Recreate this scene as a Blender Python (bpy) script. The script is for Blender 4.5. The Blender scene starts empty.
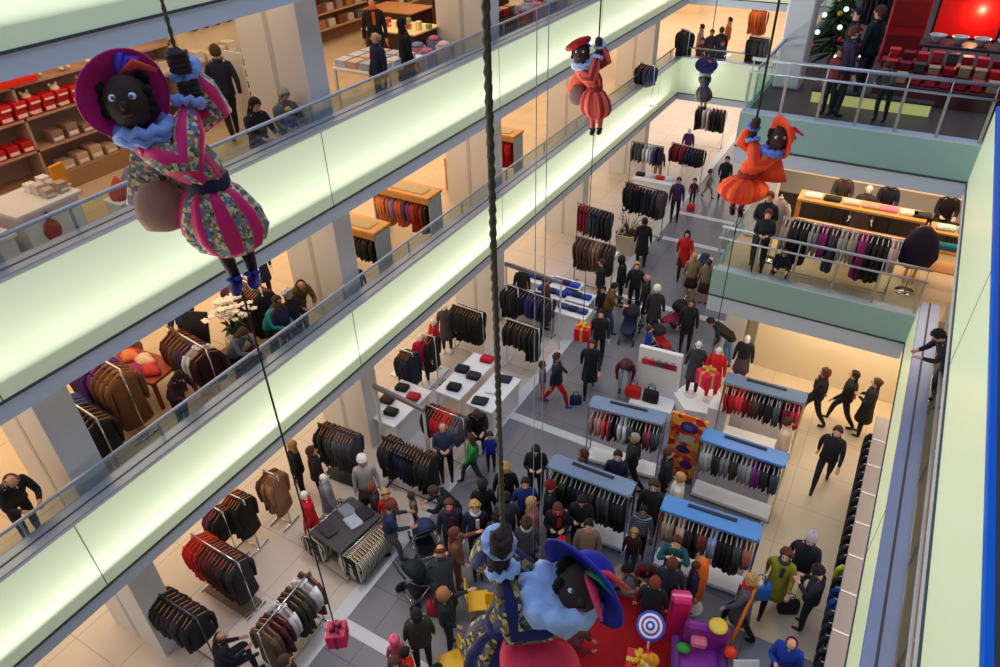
import bpy, bmesh, math, random
from mathutils import Vector, Matrix
random.seed(7)
PI = math.pi
sc = bpy.context.scene
COL = sc.collection
# ---------------------------------------------------------------- camera
YAW, PITCH, ROLL, FPX = -0.535568654, 0.622371994, -0.0276465343, 709.87286
CAMZ = 12.155
_f = Vector((math.sin(YAW)*math.cos(PITCH), math.cos(YAW)*math.cos(PITCH), -math.sin(PITCH)))
_r0 = Vector((math.cos(YAW), -math.sin(YAW), 0)); _u0 = _r0.cross(_f)
_r = _r0*math.cos(ROLL)+_u0*math.sin(ROLL); _u = -_r0*math.sin(ROLL)+_u0*math.cos(ROLL)
def ray(px, py): return _f + _r*((px-500)/FPX) - _u*((py-333.5)/FPX)
def at(px, py, z=0.0):
    """the point of the level z that was measured at this pixel of the photograph"""
    d = ray(px, py); t = (z-CAMZ)/d.z
    return Vector((d.x*t, d.y*t, z))
def deep(px, py, depth):
    d = ray(px, py); return Vector((0,0,CAMZ)) + d*depth
cam_d = bpy.data.cameras.new('camera'); cam = bpy.data.objects.new('camera', cam_d); COL.objects.link(cam)
cam_d.sensor_width = 36; cam_d.lens = FPX*36/1000; cam_d.clip_end = 200; cam_d.clip_start = .05
m3 = Matrix((_r, _u, -_f)).transposed()
cam.matrix_world = Matrix.Translation((0,0,CAMZ)) @ m3.to_4x4()
sc.camera = cam
sc.view_settings.view_transform = 'Standard'; sc.view_settings.look = 'None'; sc.view_settings.gamma = 1
sc.view_settings.use_curve_mapping = False
# ---------------------------------------------------------------- materials
def lin(c):
    o = []
    for v in c[:3]:
        v = v/255.0; o.append(v/12.92 if v <= .04045 else ((v+.055)/1.055)**2.4)
    return (*o, 1)
_mc = {}
def M(c, rough=.7, metal=0.0, var=.12, scale=14, bump=0.0, emit=0.0, spec=.4, trans=0.0, name=None):
    key = (tuple(c), rough, metal, var, scale, bump, emit, spec, trans)
    if key in _mc: return _mc[key]
    m = bpy.data.materials.new(name or 'surface'); m.use_nodes = True; nt = m.node_tree
    b = nt.nodes['Principled BSDF']; L = lin(c)
    b.inputs['Base Color'].default_value = L; b.inputs['Roughness'].default_value = rough
    b.inputs['Metallic'].default_value = metal; b.inputs['Specular IOR Level'].default_value = spec
    if trans: b.inputs['Transmission Weight'].default_value = trans; b.inputs['IOR'].default_value = 1.45
    if emit: b.inputs['Emission Color'].default_value = L; b.inputs['Emission Strength'].default_value = emit
    if var:
        tc = nt.nodes.new('ShaderNodeTexCoord'); n = nt.nodes.new('ShaderNodeTexNoise'); n.inputs['Scale'].default_value = scale
        n.inputs['Detail'].default_value = 3
        r = nt.nodes.new('ShaderNodeMapRange'); r.inputs[3].default_value = 1-var; r.inputs[4].default_value = 1+var
        mx = nt.nodes.new('ShaderNodeVectorMath'); mx.operation = 'SCALE'; mx.inputs[0].default_value = L[:3]
        nt.links.new(tc.outputs['Object'], n.inputs['Vector']); nt.links.new(n.outputs[0], r.inputs[0])
        nt.links.new(r.outputs[0], mx.inputs['Scale']); nt.links.new(mx.outputs[0], b.inputs['Base Color'])
        if bump:
            bp = nt.nodes.new('ShaderNodeBump'); bp.inputs['Strength'].default_value = bump
            nt.links.new(n.outputs[0], bp.inputs['Height']); nt.links.new(bp.outputs[0], b.inputs['Normal'])
    _mc[key] = m; return m
def patterned(colors, scale=25, rough=.8, name='patterned_cloth'):
    """cloth with small patches of several colours (voronoi cells)"""
    m = bpy.data.materials.new(name); m.use_nodes = True; nt = m.node_tree; b = nt.nodes['Principled BSDF']
    b.inputs['Roughness'].default_value = rough
    tc = nt.nodes.new('ShaderNodeTexCoord'); v = nt.nodes.new('ShaderNodeTexVoronoi'); v.inputs['Scale'].default_value = scale
    cr = nt.nodes.new('ShaderNodeValToRGB'); cr.color_ramp.interpolation = 'CONSTANT'
    sp = nt.nodes.new('ShaderNodeSeparateColor')
    el = cr.color_ramp.elements
    while len(el) < len(colors): el.new(.5)
    for i, c in enumerate(colors): el[i].position = i/len(colors); el[i].color = lin(c)
    nt.links.new(tc.outputs['Object'], v.inputs['Vector']); nt.links.new(v.outputs['Color'], sp.inputs[0])
    nt.links.new(sp.outputs[0], cr.inputs[0]); nt.links.new(cr.outputs[0], b.inputs['Base Color'])
    return m
def banded(c1, c2, scale=8, axis='Z', rough=.8):
    m = bpy.data.materials.new('banded_cloth'); m.use_nodes = True; nt = m.node_tree; b = nt.nodes['Principled BSDF']
    b.inputs['Roughness'].default_value = rough
    tc = nt.nodes.new('ShaderNodeTexCoord'); w = nt.nodes.new('ShaderNodeTexWave'); w.bands_direction = axis; w.inputs['Scale'].default_value = scale
    w.inputs['Distortion'].default_value = 1.5
    cr = nt.nodes.new('ShaderNodeValToRGB'); cr.color_ramp.interpolation = 'CONSTANT'
    cr.color_ramp.elements[0].color = lin(c1); cr.color_ramp.elements[1].color = lin(c2); cr.color_ramp.elements[1].position = .5
    nt.links.new(tc.outputs['Object'], w.inputs['Vector']); nt.links.new(w.outputs['Fac'], cr.inputs[0]); nt.links.new(cr.outputs[0], b.inputs['Base Color'])
    return m
# ---------------------------------------------------------------- mesh builder
class MB:
    def __init__(s): s.v = []; s.f = []; s.mi = []; s.flat = []
    def add(s, vs, fs, mi=0, flat=False):
        b = len(s.v); s.v += [tuple(p) for p in vs]
        for k, f in enumerate(fs):
            s.f.append(tuple(i+b for i in f)); s.mi.append(mi[k] if isinstance(mi, (list, tuple)) else mi); s.flat.append(flat)
        return s
    def box(s, c, size, rz=0, mi=0, rot=None, bev=0):
        x, y, z = (d/2 for d in size)
        R = rot if rot is not None else Matrix.Rotation(rz, 3, 'Z')
        if bev:
            b = min(bev, x*.9, y*.9, z*.9); vs = []; 
            for sx in (-1,1):
                for sy in (-1,1):
                    for sz in (-1,1):
                        vs += [(sx*x, sy*(y-b), sz*(z-b)), (sx*(x-b), sy*y, sz*(z-b)), (sx*(x-b), sy*(y-b), sz*z)]
            bm = bmesh.new()
            for p in vs: bm.verts.new(p)
            r = bmesh.ops.convex_hull(bm, input=bm.verts); bmesh.ops.dissolve_limit(bm, angle_limit=.01, verts=bm.verts, edges=bm.edges)
            bm.verts.index_update()
            s.add([Vector(c)+R@v.co for v in bm.verts], [[v.index for v in f.verts] for f in bm.faces], mi, True); bm.free(); return s
        vs = [Vector(c)+R@Vector((sx*x, sy*y, sz*z)) for sx in (-1,1) for sy in (-1,1) for sz in (-1,1)]
        return s.add(vs, [(0,1,3,2),(4,6,7,5),(0,4,5,1),(2,3,7,6),(0,2,6,4),(1,5,7,3)], mi, True)
    def beam(s, a, b, w, h, mi=0):
        """box section from a to b, w across (horizontal), h up"""
        a = Vector(a); b = Vector(b); d = (b-a); L = d.length; d.normalize()
        up = Vector((0,0,1)) if abs(d.z) < .95 else Vector((0,1,0)); sd = d.cross(up).normalized(); up = sd.cross(d)
        return s.box((a+b)/2, (L, w, h), rot=Matrix((d, sd*-1, up)).transposed(), mi=mi)
    def tube(s, pts, r, n=8, mi=0, caps=True, flatx=1.0, smis=None):
        pts = [Vector(p) for p in pts]; rs = r if isinstance(r, (list, tuple)) else [r]*len(pts)
        vs = []; fs = []; mm = []; pn = None
        for i, p in enumerate(pts):
            d = (pts[min(i+1, len(pts)-1)]-pts[max(i-1, 0)]).normalized()
            if pn is None: pn = d.orthogonal().normalized() if abs(d.z) < .999 else Vector((1,0,0))
            a = (pn - d*pn.dot(d)).normalized(); pn = a; b = d.cross(a)
            for k in range(n):
                t = 2*PI*k/n; vs.append(p + a*(math.cos(t)*rs[i]*flatx) + b*(math.sin(t)*rs[i]))
        for i in range(len(pts)-1):
            for k in range(n):
                k2 = (k+1) % n; fs.append((i*n+k, i*n+k2, (i+1)*n+k2, (i+1)*n+k)); mm.append(mi if smis is None else smis(i, k))
        if caps:
            fs.append(tuple(range(n-1, -1, -1))); mm.append(mi); e = (len(pts)-1)*n
            fs.append(tuple(range(e, e+n))); mm.append(mi)
        return s.add(vs, fs, mm)
    def ell(s, c, r, n=12, m=8, mi=0, rot=None, smis=None, lo=0.0, hi=1.0):
        if not isinstance(r, (tuple, list)): r = (r, r, r)
        R = rot if rot is not None else Matrix.Identity(3); c = Vector(c)
        vs = []; fs = []; mm = []
        for i in range(m+1):
            ph = PI*(lo+(hi-lo)*i/m)
            for k in range(n):
                t = 2*PI*k/n; sn = max(math.sin(ph), 1e-3)
                vs.append(c + R@Vector((r[0]*sn*math.cos(t), r[1]*sn*math.sin(t), r[2]*math.cos(ph))))
        for i in range(m):
            for k in range(n):
                k2 = (k+1) % n; fs.append((i*n+k, (i+1)*n+k, (i+1)*n+k2, i*n+k2)); mm.append(mi if smis is None else smis(i, k))
        return s.add(vs, fs, mm)
    def rings(s, rings, mi=0, caps=True, smis=None, flat=False):
        n = len(rings[0]); vs = [p for r in rings for p in r]; fs = []; mm = []
        for i in range(len(rings)-1):
            for k in range(n):
                k2 = (k+1) % n; fs.append((i*n+k, i*n+k2, (i+1)*n+k2, (i+1)*n+k)); mm.append(mi if smis is None else smis(i, k))
        if caps:
            fs.append(tuple(range(n-1, -1, -1))); mm.append(mm[0]); e = (len(rings)-1)*n
            fs.append(tuple(range(e, e+n))); mm.append(mm[-1])
        return s.add(vs, fs, mm, flat)
    def lathe(s, c, prof, n=16, mi=0, rot=None, smis=None, wob=0, wn=6):
        R = rot if rot is not None else Matrix.Identity(3); c = Vector(c)
        rg = [[c+R@Vector(((r*(1+wob*math.cos(wn*2*PI*k/n)))*math.cos(2*PI*k/n), (r*(1+wob*math.cos(wn*2*PI*k/n)))*math.sin(2*PI*k/n), z)) for k in range(n)] for r, z in prof]
        return s.rings(rg, mi, True, smis)
    def prism(s, poly, z0, z1, mi=0):
        n = len(poly); vs = [(x, y, z0) for x, y in poly]+[(x, y, z1) for x, y in poly]
        fs = [(k, (k+1) % n, n+(k+1) % n, n+k) for k in range(n)]+[tuple(range(n-1, -1, -1)), tuple(range(n, 2*n))]
        return s.add(vs, fs, mi, True)
    def mesh(s, name, mats):
        me = bpy.data.meshes.new(name); me.from_pydata([tuple(p) for p in s.v], [], s.f)
        for m in (mats if isinstance(mats, (list, tuple)) else [mats]): me.materials.append(m)
        for p, k, fl in zip(me.polygons, s.mi, s.flat): p.material_index = k; p.use_smooth = not fl
        me.update(); return me
    def build(s, name, mats, parent=None, loc=(0,0,0), rz=0):
        return put(name, s.mesh(name, mats), parent, loc, rz)
def put(name, me, parent=None, loc=(0,0,0), rz=0, mats=None, scale=None):
    o = bpy.data.objects.new(name, me); COL.objects.link(o); o.location = loc; o.rotation_euler = (0,0,rz)
    if scale is not None: o.scale = scale if isinstance(scale, (tuple, list)) else (scale,)*3
    if parent is not None: o.parent = parent
    if mats:
        for i, m in enumerate(mats):
            if i < len(o.material_slots): o.material_slots[i].link = 'OBJECT'; o.material_slots[i].material = m
    return o
def tag(o, label=None, cat=None, group=None, kind=None):
    if label: o['label'] = label
    if cat: o['category'] = cat
    if group: o['group'] = group
    if kind: o['kind'] = kind
    return o
def thing(name, label, cat, loc=(0,0,0), rz=0, group=None, scale=None):
    o = bpy.data.objects.new(name, None); COL.objects.link(o); o.location = loc; o.rotation_euler = (0,0,rz); o.empty_display_size = .1
    if scale: o.scale = (scale,)*3
    return tag(o, label, cat, group)
def struct(name, mb, m): return tag(mb.build(name, m), kind='structure')
def copy_tree(o, parent=None):
    c = o.copy(); COL.objects.link(c); c.parent = parent
    for ch in list(o.children): copy_tree(ch, c)
    return c
def heading(px, py, z=0.0):
    p = at(px, py, z); return math.atan2(-p.y, -p.x)
def light(name, kind, loc, energy, color, size=None, rot=(0,0,0), spread=None, shape='RECTANGLE'):
    d = bpy.data.lights.new(name, kind); d.energy = energy; d.color = color
    if kind == 'AREA':
        d.shape = shape; d.size = size[0]
        if shape == 'RECTANGLE': d.size_y = size[1]
        if spread: d.spread = spread
    elif kind in ('POINT', 'SPOT'): d.shadow_soft_size = size or .1
    o = bpy.data.objects.new(name, d); COL.objects.link(o); o.location = loc; o.rotation_euler = rot; return o
G, L1, L2, L3 = 0.0, 3.655, 7.30, 10.96
XL, XR, YF, YB, XS = -8.5, 1.28, 14.7, 29.2, -2.95
# ---------------------------------------------------------------- the setting
white = M((214,212,214), .5, var=.03, scale=2); cream = M((226,208,176), .65, var=.04, scale=1.5)
steel = M((172,178,192), .34, metal=.55, var=.06, scale=3); darkgap = M((60,66,72), .5, var=0)
beamw = M((190,198,214), .5, var=.03, scale=1)
carpet = M((205,178,150), .8, var=.06, scale=3)
def tile_mat(c1, c2, tile=1.2, rough=.35, line=.012):
    m = bpy.data.materials.new('floor_tiles'); m.use_nodes = True; nt = m.node_tree; b = nt.nodes['Principled BSDF']
    b.inputs['Roughness'].default_value = rough
    tc = nt.nodes.new('ShaderNodeTexCoord'); br = nt.nodes.new('ShaderNodeTexBrick')
    br.offset = 0; br.inputs['Scale'].default_value = 1; br.inputs['Brick Width'].default_value = tile; br.inputs['Row Height'].default_value = tile
    br.inputs['Mortar Size'].default_value = line; br.inputs['Color1'].default_value = lin(c1); br.inputs['Color2'].default_value = lin([v*.97 for v in c1]); br.inputs['Mortar'].default_value = lin(c2)
    n = nt.nodes.new('ShaderNodeTexNoise'); n.inputs['Scale'].default_value = .8; mx = nt.nodes.new('ShaderNodeMix'); mx.data_type = 'RGBA'; mx.blend_type = 'MULTIPLY'; mx.inputs[0].default_value = .25
    nt.links.new(tc.outputs['Object'], br.inputs['Vector']); nt.links.new(tc.outputs['Object'], n.inputs['Vector'])
    nt.links.new(br.outputs['Color'], mx.inputs[6]); nt.links.new(n.outputs[0], mx.inputs[7]); nt.links.new(mx.outputs[2], b.inputs['Base Color'])
    return m
pale_tile = tile_mat((214,200,192), (180,168,162), 1.2)
grey_tile = tile_mat((130,128,138), (106,104,114), 1.5, .25)
warm_tile = tile_mat((216,194,164), (190,170,146), 1.2)
stripe_m = M((205,203,208), .35, var=.03)
XG = -6.75                      # the grey aisle starts here
floor = struct('floor', MB().box((-4,25,-.1), (34,64,.2)), pale_tile)
mb = MB(); mb.box(((XG+3.0)/2, 29, .006), (3.0-XG, 62, .012)); struct('floor_grey_aisle', mb, grey_tile)
mb = MB()
mb.box((XG, 26, .010), (.28, 56, .02))
for y in (5.05, 11.62, 18.1, 22.4, 24.6): mb.box(((XG+.3)/2+.07, y, .010), (.3-XG-.16, .24, .017))
struct('floor_pale_stripes', mb, stripe_m)
mb = MB(); mb.box((1.2, 27, .016), (8.1, 25.0, .02)); mb.box((1.65,11.5,.0159),(4.0,5.98,.0199)); struct('floor_warm_zone', mb, warm_tile)
# slabs
def slab(name, z, x0, x1, y0, y1, m=carpet, th=.9):
    struct(name, MB().box(((x0+x1)/2, (y0+y1)/2, z-.05), (x1-x0, y1-y0, .1)), m)
    struct(name.replace('floor', 'ceiling'), MB().box(((x0+x1)/2, (y0+y1)/2, z-th+.02), (x1-x0, y1-y0, .08)), cream)
LX = -19.0
IN = .35
slab('floor_left_first', L1, LX, XL-IN, -3, YB+.0, warm_tile); slab('floor_left_second', L2, LX, XL-IN, -3, YB, warm_tile); slab('floor_left_third', L3, LX, XL-IN, -3, 40, carpet)
slab('floor_back_first', L1, LX, XS-.12, YB+.02, 60, warm_tile); slab('floor_back_second', L2, LX, XS-.12, YB+.02, 60, carpet)
darkfloor = M((96,74,66), .5, var=.1, scale=3)
slab('floor_landing_first', L1, XS+.1, 9, YF+.1, 60, warm_tile); slab('floor_landing_second', L2, XS+.1, 9, YF+.1, 60, darkfloor)
slab('floor_right_first', L1, XR+IN, 9, -3, YF+.08, M((150,138,128), .5)); slab('floor_right_second', L2, XR+IN, 9, -3, YF+.08, M((110,120,140), .4))
# walls
for z0, n in ((G,'ground'), (L1,'first'), (L2,'second')):
    struct('wall_left_'+n, MB().box((LX, 28, z0+1.85), (.2, 66, 3.7)), cream)
    struct('wall_back_'+n, MB().box((-5, 60, z0+1.85), (28, .2, 3.7)), cream)
struct('wall_back_ground_shop', MB().box((.55, 16.6, 1.36), (4.9, .15, 2.72)), cream)
struct('wall_right_ground', MB().box((3.2, 14, 1.36), (.2, 36, 2.72)), cream)
struct('wall_right_first', MB().box((6.5, 28, L1+1.36), (.2, 62, 2.72)), cream)
struct('wall_right_second', MB().box((6.5, 28, L2+1.36), (.2, 62, 2.72)), M((120,60,56), .7))
# frosted, backlit fascia panels with the upstand, beam below, steel sill above
def frosted(strength, name='frosted_glass'):
    m = bpy.data.materials.new(name); m.use_nodes = True; nt = m.node_tree; b = nt.nodes['Principled BSDF']
    b.inputs['Base Color'].default_value = lin((206,218,196)); b.inputs['Roughness'].default_value = .32
    b.inputs['Emission Color'].default_value = lin((214,226,172)); b.inputs['Emission Strength'].default_value = strength
    return m
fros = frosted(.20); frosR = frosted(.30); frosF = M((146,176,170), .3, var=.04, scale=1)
PIERS = [3.48+6.02*k for k in range(-1, 5)]   # y of each pier's far edge (left side)
def long_fascia(side, x, z, y0, y1, name, m, top=.72, w=None):
    s = -1 if side == 'left' else 1      # outward direction (into the shop)
    th = .1; xc = x+s*th/2
    struct('trim_fascia_'+name, MB().box((xc, (y0+y1)/2, z+(top-.64)/2), (th, y1-y0, top+.64)), m)
    mb = MB()
    for y in PIERS:
        if y0 < y < y1: mb.box((x-s*.001, y-.9, z+(top-.64)/2), (.006, .012, top+.64))
    mb.box((x-s*.004, (y0+y1)/2, z-.655), (.03, y1-y0, .035)); struct('trim_seams_'+name, mb, darkgap)
    struct('trim_beam_'+name, MB().box((x+s*.16, (y0+y1)/2, z-.80), (.30, y1-y0, .26)), beamw)
    w = w or IN
    mb = MB(); mb.box((x+s*w/2, (y0+y1)/2, z+top+.025), (w, y1-y0, .05))
    mb.box((x+s*(w-.02), (y0+y1)/2, z+top/2), (.04, y1-y0, top)); mb.box((x+s*.01, (y0+y1)/2, z+top+.01), (.03, y1-y0, .05))
    struct('trim_sill_'+name, mb, M((22,116,232), .3, metal=.2, var=.04, scale=2) if name == 'right_second' else (M((140,158,204), .3, metal=.5, var=.05, scale=3) if s > 0 else steel))  # both right sills have the sky's blue reflection put into their colour
    struct('trim_sill_groove_'+name, MB().box((x+s*w*.46, (y0+y1)/2, z+top+.051), (.035, y1-y0, .006)), darkgap)
for z, n in ((L1,'first'), (L2,'second'), (L3,'third')):
    long_fascia('left', XL, z, -3, YB if z < L3 else 40, 'left_'+n, fros)
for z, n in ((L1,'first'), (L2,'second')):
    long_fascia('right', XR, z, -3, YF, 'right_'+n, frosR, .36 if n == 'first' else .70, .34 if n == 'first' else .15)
# back fascia between left side and landing
def cross_fascia(name, z, x0, x1, y, m, top, beam=.26, seam=True):
    struct('trim_fascia_'+name, MB().box(((x0+x1)/2, y+.05, z+(top-.64)/2), (x1-x0, .1, top+.64)), m)
    struct('trim_seam_'+name, MB().box(((x0+x1)/2, y-.005, z-.655), (x1-x0, .03, .035)), darkgap)
    struct('trim_beam_'+name, MB().box(((x0+x1)/2, y+.16, z-.67-beam/2), (x1-x0, .3, beam)), beamw)
cross_fascia('back_first', L1, XL, XS, YB, fros, .72)
cross_fascia('back_second', L2, XL, XS, YB, fros, .72)
struct('trim_sill_back_first', MB().box(((XL+XS)/2, YB+.17, L1+.745), (XS-XL, .34, .05)), steel)
cross_fascia('landing_first', L1, XS, XR, YF, frosF, .02, .42)
cross_fascia('landing_second', L2, XS, XR, YF, frosF, .02, .30)
for z, n in ((L1,'first'), (L2,'second')):
    struct('trim_fascia_landing_side_'+n, MB().box((XS+.05, (YF+YB)/2+.05, z-.31), (.1, YB-YF, .66)), frosF)
    struct('trim_beam_landing_side_'+n, MB().box((XS+.16, (YF+YB)/2+.05, z-.85), (.3, YB-YF, .4)), beamw)
    struct('trim_edge_landing_'+n, MB().box(((XS+XR)/2, YF+.14, z+.03), (XR-XS, .26, .03)), M((196,204,214), .4))
# glass balustrades
def glass_mat():
    m = bpy.data.materials.new('clear_glass'); m.use_nodes = True; nt = m.node_tree; nt.nodes.clear()
    o = nt.nodes.new('ShaderNodeOutputMaterial'); mx = nt.nodes.new('ShaderNodeMixShader'); t = nt.nodes.new('ShaderNodeBsdfTransparent'); g = nt.nodes.new('ShaderNodeBsdfGlossy')
    g.inputs['Roughness'].default_value = .05; t.inputs[0].default_value = (.86,.93,.92,1); f = nt.nodes.new('ShaderNodeFresnel'); f.inputs[0].default_value = 1.5
    ms = nt.nodes.new('ShaderNodeMath'); ms.operation = 'MULTIPLY'; ms.inputs[1].default_value = .3; nt.links.new(f.outputs[0], ms.inputs[0]); nt.links.new(ms.outputs[0], mx.inputs[0]); nt.links.new(t.outputs[0], mx.inputs[1]); nt.links.new(g.outputs[0], mx.inputs[2]); nt.links.new(mx.outputs[0], o.inputs[0]); return m
glass = glass_mat()
def rail_left(x, z, y0, y1, n, s=-1):
    xx = x+s*(IN-.02 if s < 0 else (.42 if n == 'right_first' else .20)); zz = {'right_first':.0, 'right_second':.2}.get(n, .77)
    t = thing('balcony_railing', {'left_first':'long steel handrail over low glass along the first floor balcony, left side','left_second':'long steel handrail over low glass along the second floor balcony, left side','left_third':'steel handrail over low glass above the uppermost lit band, out of frame','right_first':'steel handrail along the lower right balcony ledge','right_second':'steel handrail along the upper right balcony ledge at the frame edge'}[n], 'railing', (xx, y0, z+zz), 0)
    if s > 0:
        MB().box((0, (y1-y0)/2, .35), (.012, y1-y0, .6)).build('glass_panel', glass, t); MB().tube([(0,0,.68),(0,(y1-y0)/2,.68),(0,y1-y0,.68)], .026, 10).build('handrail', steel, t)
        for q in range(10): MB().box((.03, .5+q*1.75, .33), (.03,.04,.66)).build('post', steel, t)
        return
    MB().box((0, (y1-y0)/2, .14), (.012, y1-y0, .28)).build('glass_panel', glass, t)
    MB().tube([(0,0,.30),(0,(y1-y0)/2,.30),(0,y1-y0,.30)], .028, 10).build('handrail', steel, t)
    k = 0; y = y0+.6
    while y < y1:
        MB().box((-.03*s*-1, y-y0, .14), (.03,.03,.3)).build('bracket', steel, t); y += 2.225; k += 1
for z, n in ((L1,'left_first'), (L2,'left_second')): rail_left(XL, z, -2.9, YB-.1, n)
for z, n in ((L1,'right_first'), (L2,'right_second')): rail_left(XR, z, -2.9, YF-.3, n, 1)
def glass_rail(name, label, x0, x1, y, z, h, posts, hi):
    t = thing('balcony_railing', label, 'railing', (x0, y, z+.045))
    L = x1-x0
    MB().box((L/2, 0, h/2+.03), (L-.1, .014, h-.06)).build('glass_panel', glass, t)
    MB().tube([(0,0,h),(L/2,0,h),(L,0,h)], .024, 8).build('lower_rail', steel, t)
    MB().tube([(0,.16,h+hi),(L/2,.16,h+hi),(L,.16,h+hi)], .034, 10).build('handrail', steel, t)
    for k in range(posts):
        p = MB(); x = .05+(L-.1)*k/(posts-1); p.box((x, .0, h/2), (.05,.03,h)); p.beam((x,0,h-.02),(x,.16,h+hi),.02,.03); p.build('post', M((178,170,158), .4, metal=.6), t)
    return t
glass_rail('r1', 'steel and glass railing in front of the first floor landing with the clothes rack', XS, XR, YF+.12, L1, .74, 6, .2)
glass_rail('r2', 'glass railing on slanted posts in front of the dark second floor shop', XS, XR, YF+.12, L2, .76, 7, .2)
def side_rail(label, x, y0, y1, z):
    t = thing('balcony_railing', label, 'railing', (x, y0, z+.045)); L = y1-y0
    MB().box((0, L/2, .4), (.014, L-.1, .7)).build('glass_panel', glass, t)
    MB().tube([(0,0,.76),(0,L,.76)], .024, 8).build('lower_rail', steel, t); MB().tube([(.14,0,.96),(.14,L,.96)], .034, 8).build('handrail', steel, t)
    n = int(L/1.5)
    for k in range(n+1): MB().box((0, .05+(L-.1)*k/n, .38), (.03,.05,.76)).build('post', steel, t)
side_rail('steel railing along the left flank of the first floor landing above the aisle', XS+.12, YF+.42, YB-.1, L1)
side_rail('steel railing along the left flank of the second floor landing behind the orange doll', XS+.12, YF+.42, YB-.1, L2)
t = thing('balcony_railing', 'steel handrail on the far end balcony above the blue hatted doll', 'railing', (XL, YB+.3, L1+.77))
MB().box(((XS-XL)/2, 0, .14), (XS-XL, .012, .28)).build('glass_panel', glass, t); MB().tube([(0,0,.3),(XS-XL,0,.3)], .03, 8).build('handrail', steel, t)
# piers (left side): deep fins with a groove
def pier(x0, x1, y1, w, z0, z1, name):
    mb = MB(); mb.box(((x0+x1)/2, y1-w/2, (z0+z1)/2), (x1-x0, w, z1-z0)); struct(name, mb, white)
    xm = x0+(x1-x0)*.5
    mb = MB(); mb.box((xm, y1-w-.001, (z0+z1)/2), (.10, .012, z1-z0)); struct(name+'_groove', mb, M((186,184,190), .5, var=0))
for zi, (z0, z1) in enumerate(((G, L1-.9), (L1, L2-.9), (L2, L3-.9))):
    for k, y in enumerate(PIERS):
        if -2 < y < 30: pier(-10.45, -9.0, y, .5, z0, z1, 'wall_pier_%s_%d' % (('ground','first','second')[zi], k+1))
for z0, z1, n in ((G,L1-.9,'ground'), (L1,L2-.9,'first'), (L2,L3+2,'second')):
    struct('wall_column_'+n, MB().box((-2.50, 17.0, (z0+z1)/2), (.56,.6,z1-z0), bev=.04), white)
# ---------------------------------------------------------------- lights
def ceil_light(name, x, y, z, sx, sy, e, c): return light(name, 'AREA', (x, y, z), e, c, (sx, sy))
WARM = (1.0, .76, .50); NEUT = (1.0, .88, .74); COOL = (.50, .68, 1.0)
ceil_light('shop light ground', -13, 12, L1-.93, 8, 30, 800, (1,.82,.58))
ceil_light('shop light first', -13, 12, L2-.93, 8, 30, 980, WARM)
ceil_light('shop light second', -13, 12, L3-.93, 8, 30, 800, WARM)
ceil_light('back light ground', -8, 38, L1-.93, 16, 16, 1000, NEUT)
ceil_light('back light first', -10, 40, L2-.93, 14, 18, 1050, (1,.82,.64))
ceil_light('landing light ground', .2, 15.6, L1-.95, 3.6, 1.6, 95, (1,.82,.58))
for k, (x, y, e) in enumerate(((-6.6,6.6,130),(-6.2,4.2,90),(-5.6,12.6,60),(-5.2,16.8,60),(-1.4,12.2,60),(-.6,10.2,40))):
    o = light('added spot %d' % k, 'SPOT', (x, y, 8.0 if x < -3 else 7.5), e*4, (1,.86,.68), .45); o.data.spot_size = math.radians(62); o.data.spot_blend = .8  # unseen spots in mid-air, added for warm local light
ceil_light('landing light first', .5, 19.5, L2-.95, 6, 8, 330, WARM)
ceil_light('landing light second', .5, 22, L3+1.5, 5, 10, 40, (1,.5,.4))
ceil_light('right light ground', 2.2, 9, L1-.95, 1.5, 14, 90, NEUT)
ceil_light('right light first', 3.5, 6, L2-.95, 3, 14, 120, WARM)
light('skylight', 'AREA', (-3.6, 13, 22), 1750, COOL, (9, 34))
# unseen strip lights added outside the bands, in place of tubes behind the glass
for z, n in ((L1,'first'), (L2,'second'), (L3,'third')):
    o = light('added band strip left '+n, 'AREA', (XL+.30, 12, z-.66), 560, (1,.98,.84), (.10, 32), rot=(0, math.radians(180+38), 0))
    o.data.cycles.max_bounces = 4
w = bpy.data.worlds.new('world'); sc.world = w; w.use_nodes = True
w.node_tree.nodes['Background'].inputs[0].default_value = (.34,.46,.70,1); w.node_tree.nodes['Background'].inputs[1].default_value = .30
sc.view_settings.exposure = 0.16
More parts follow.
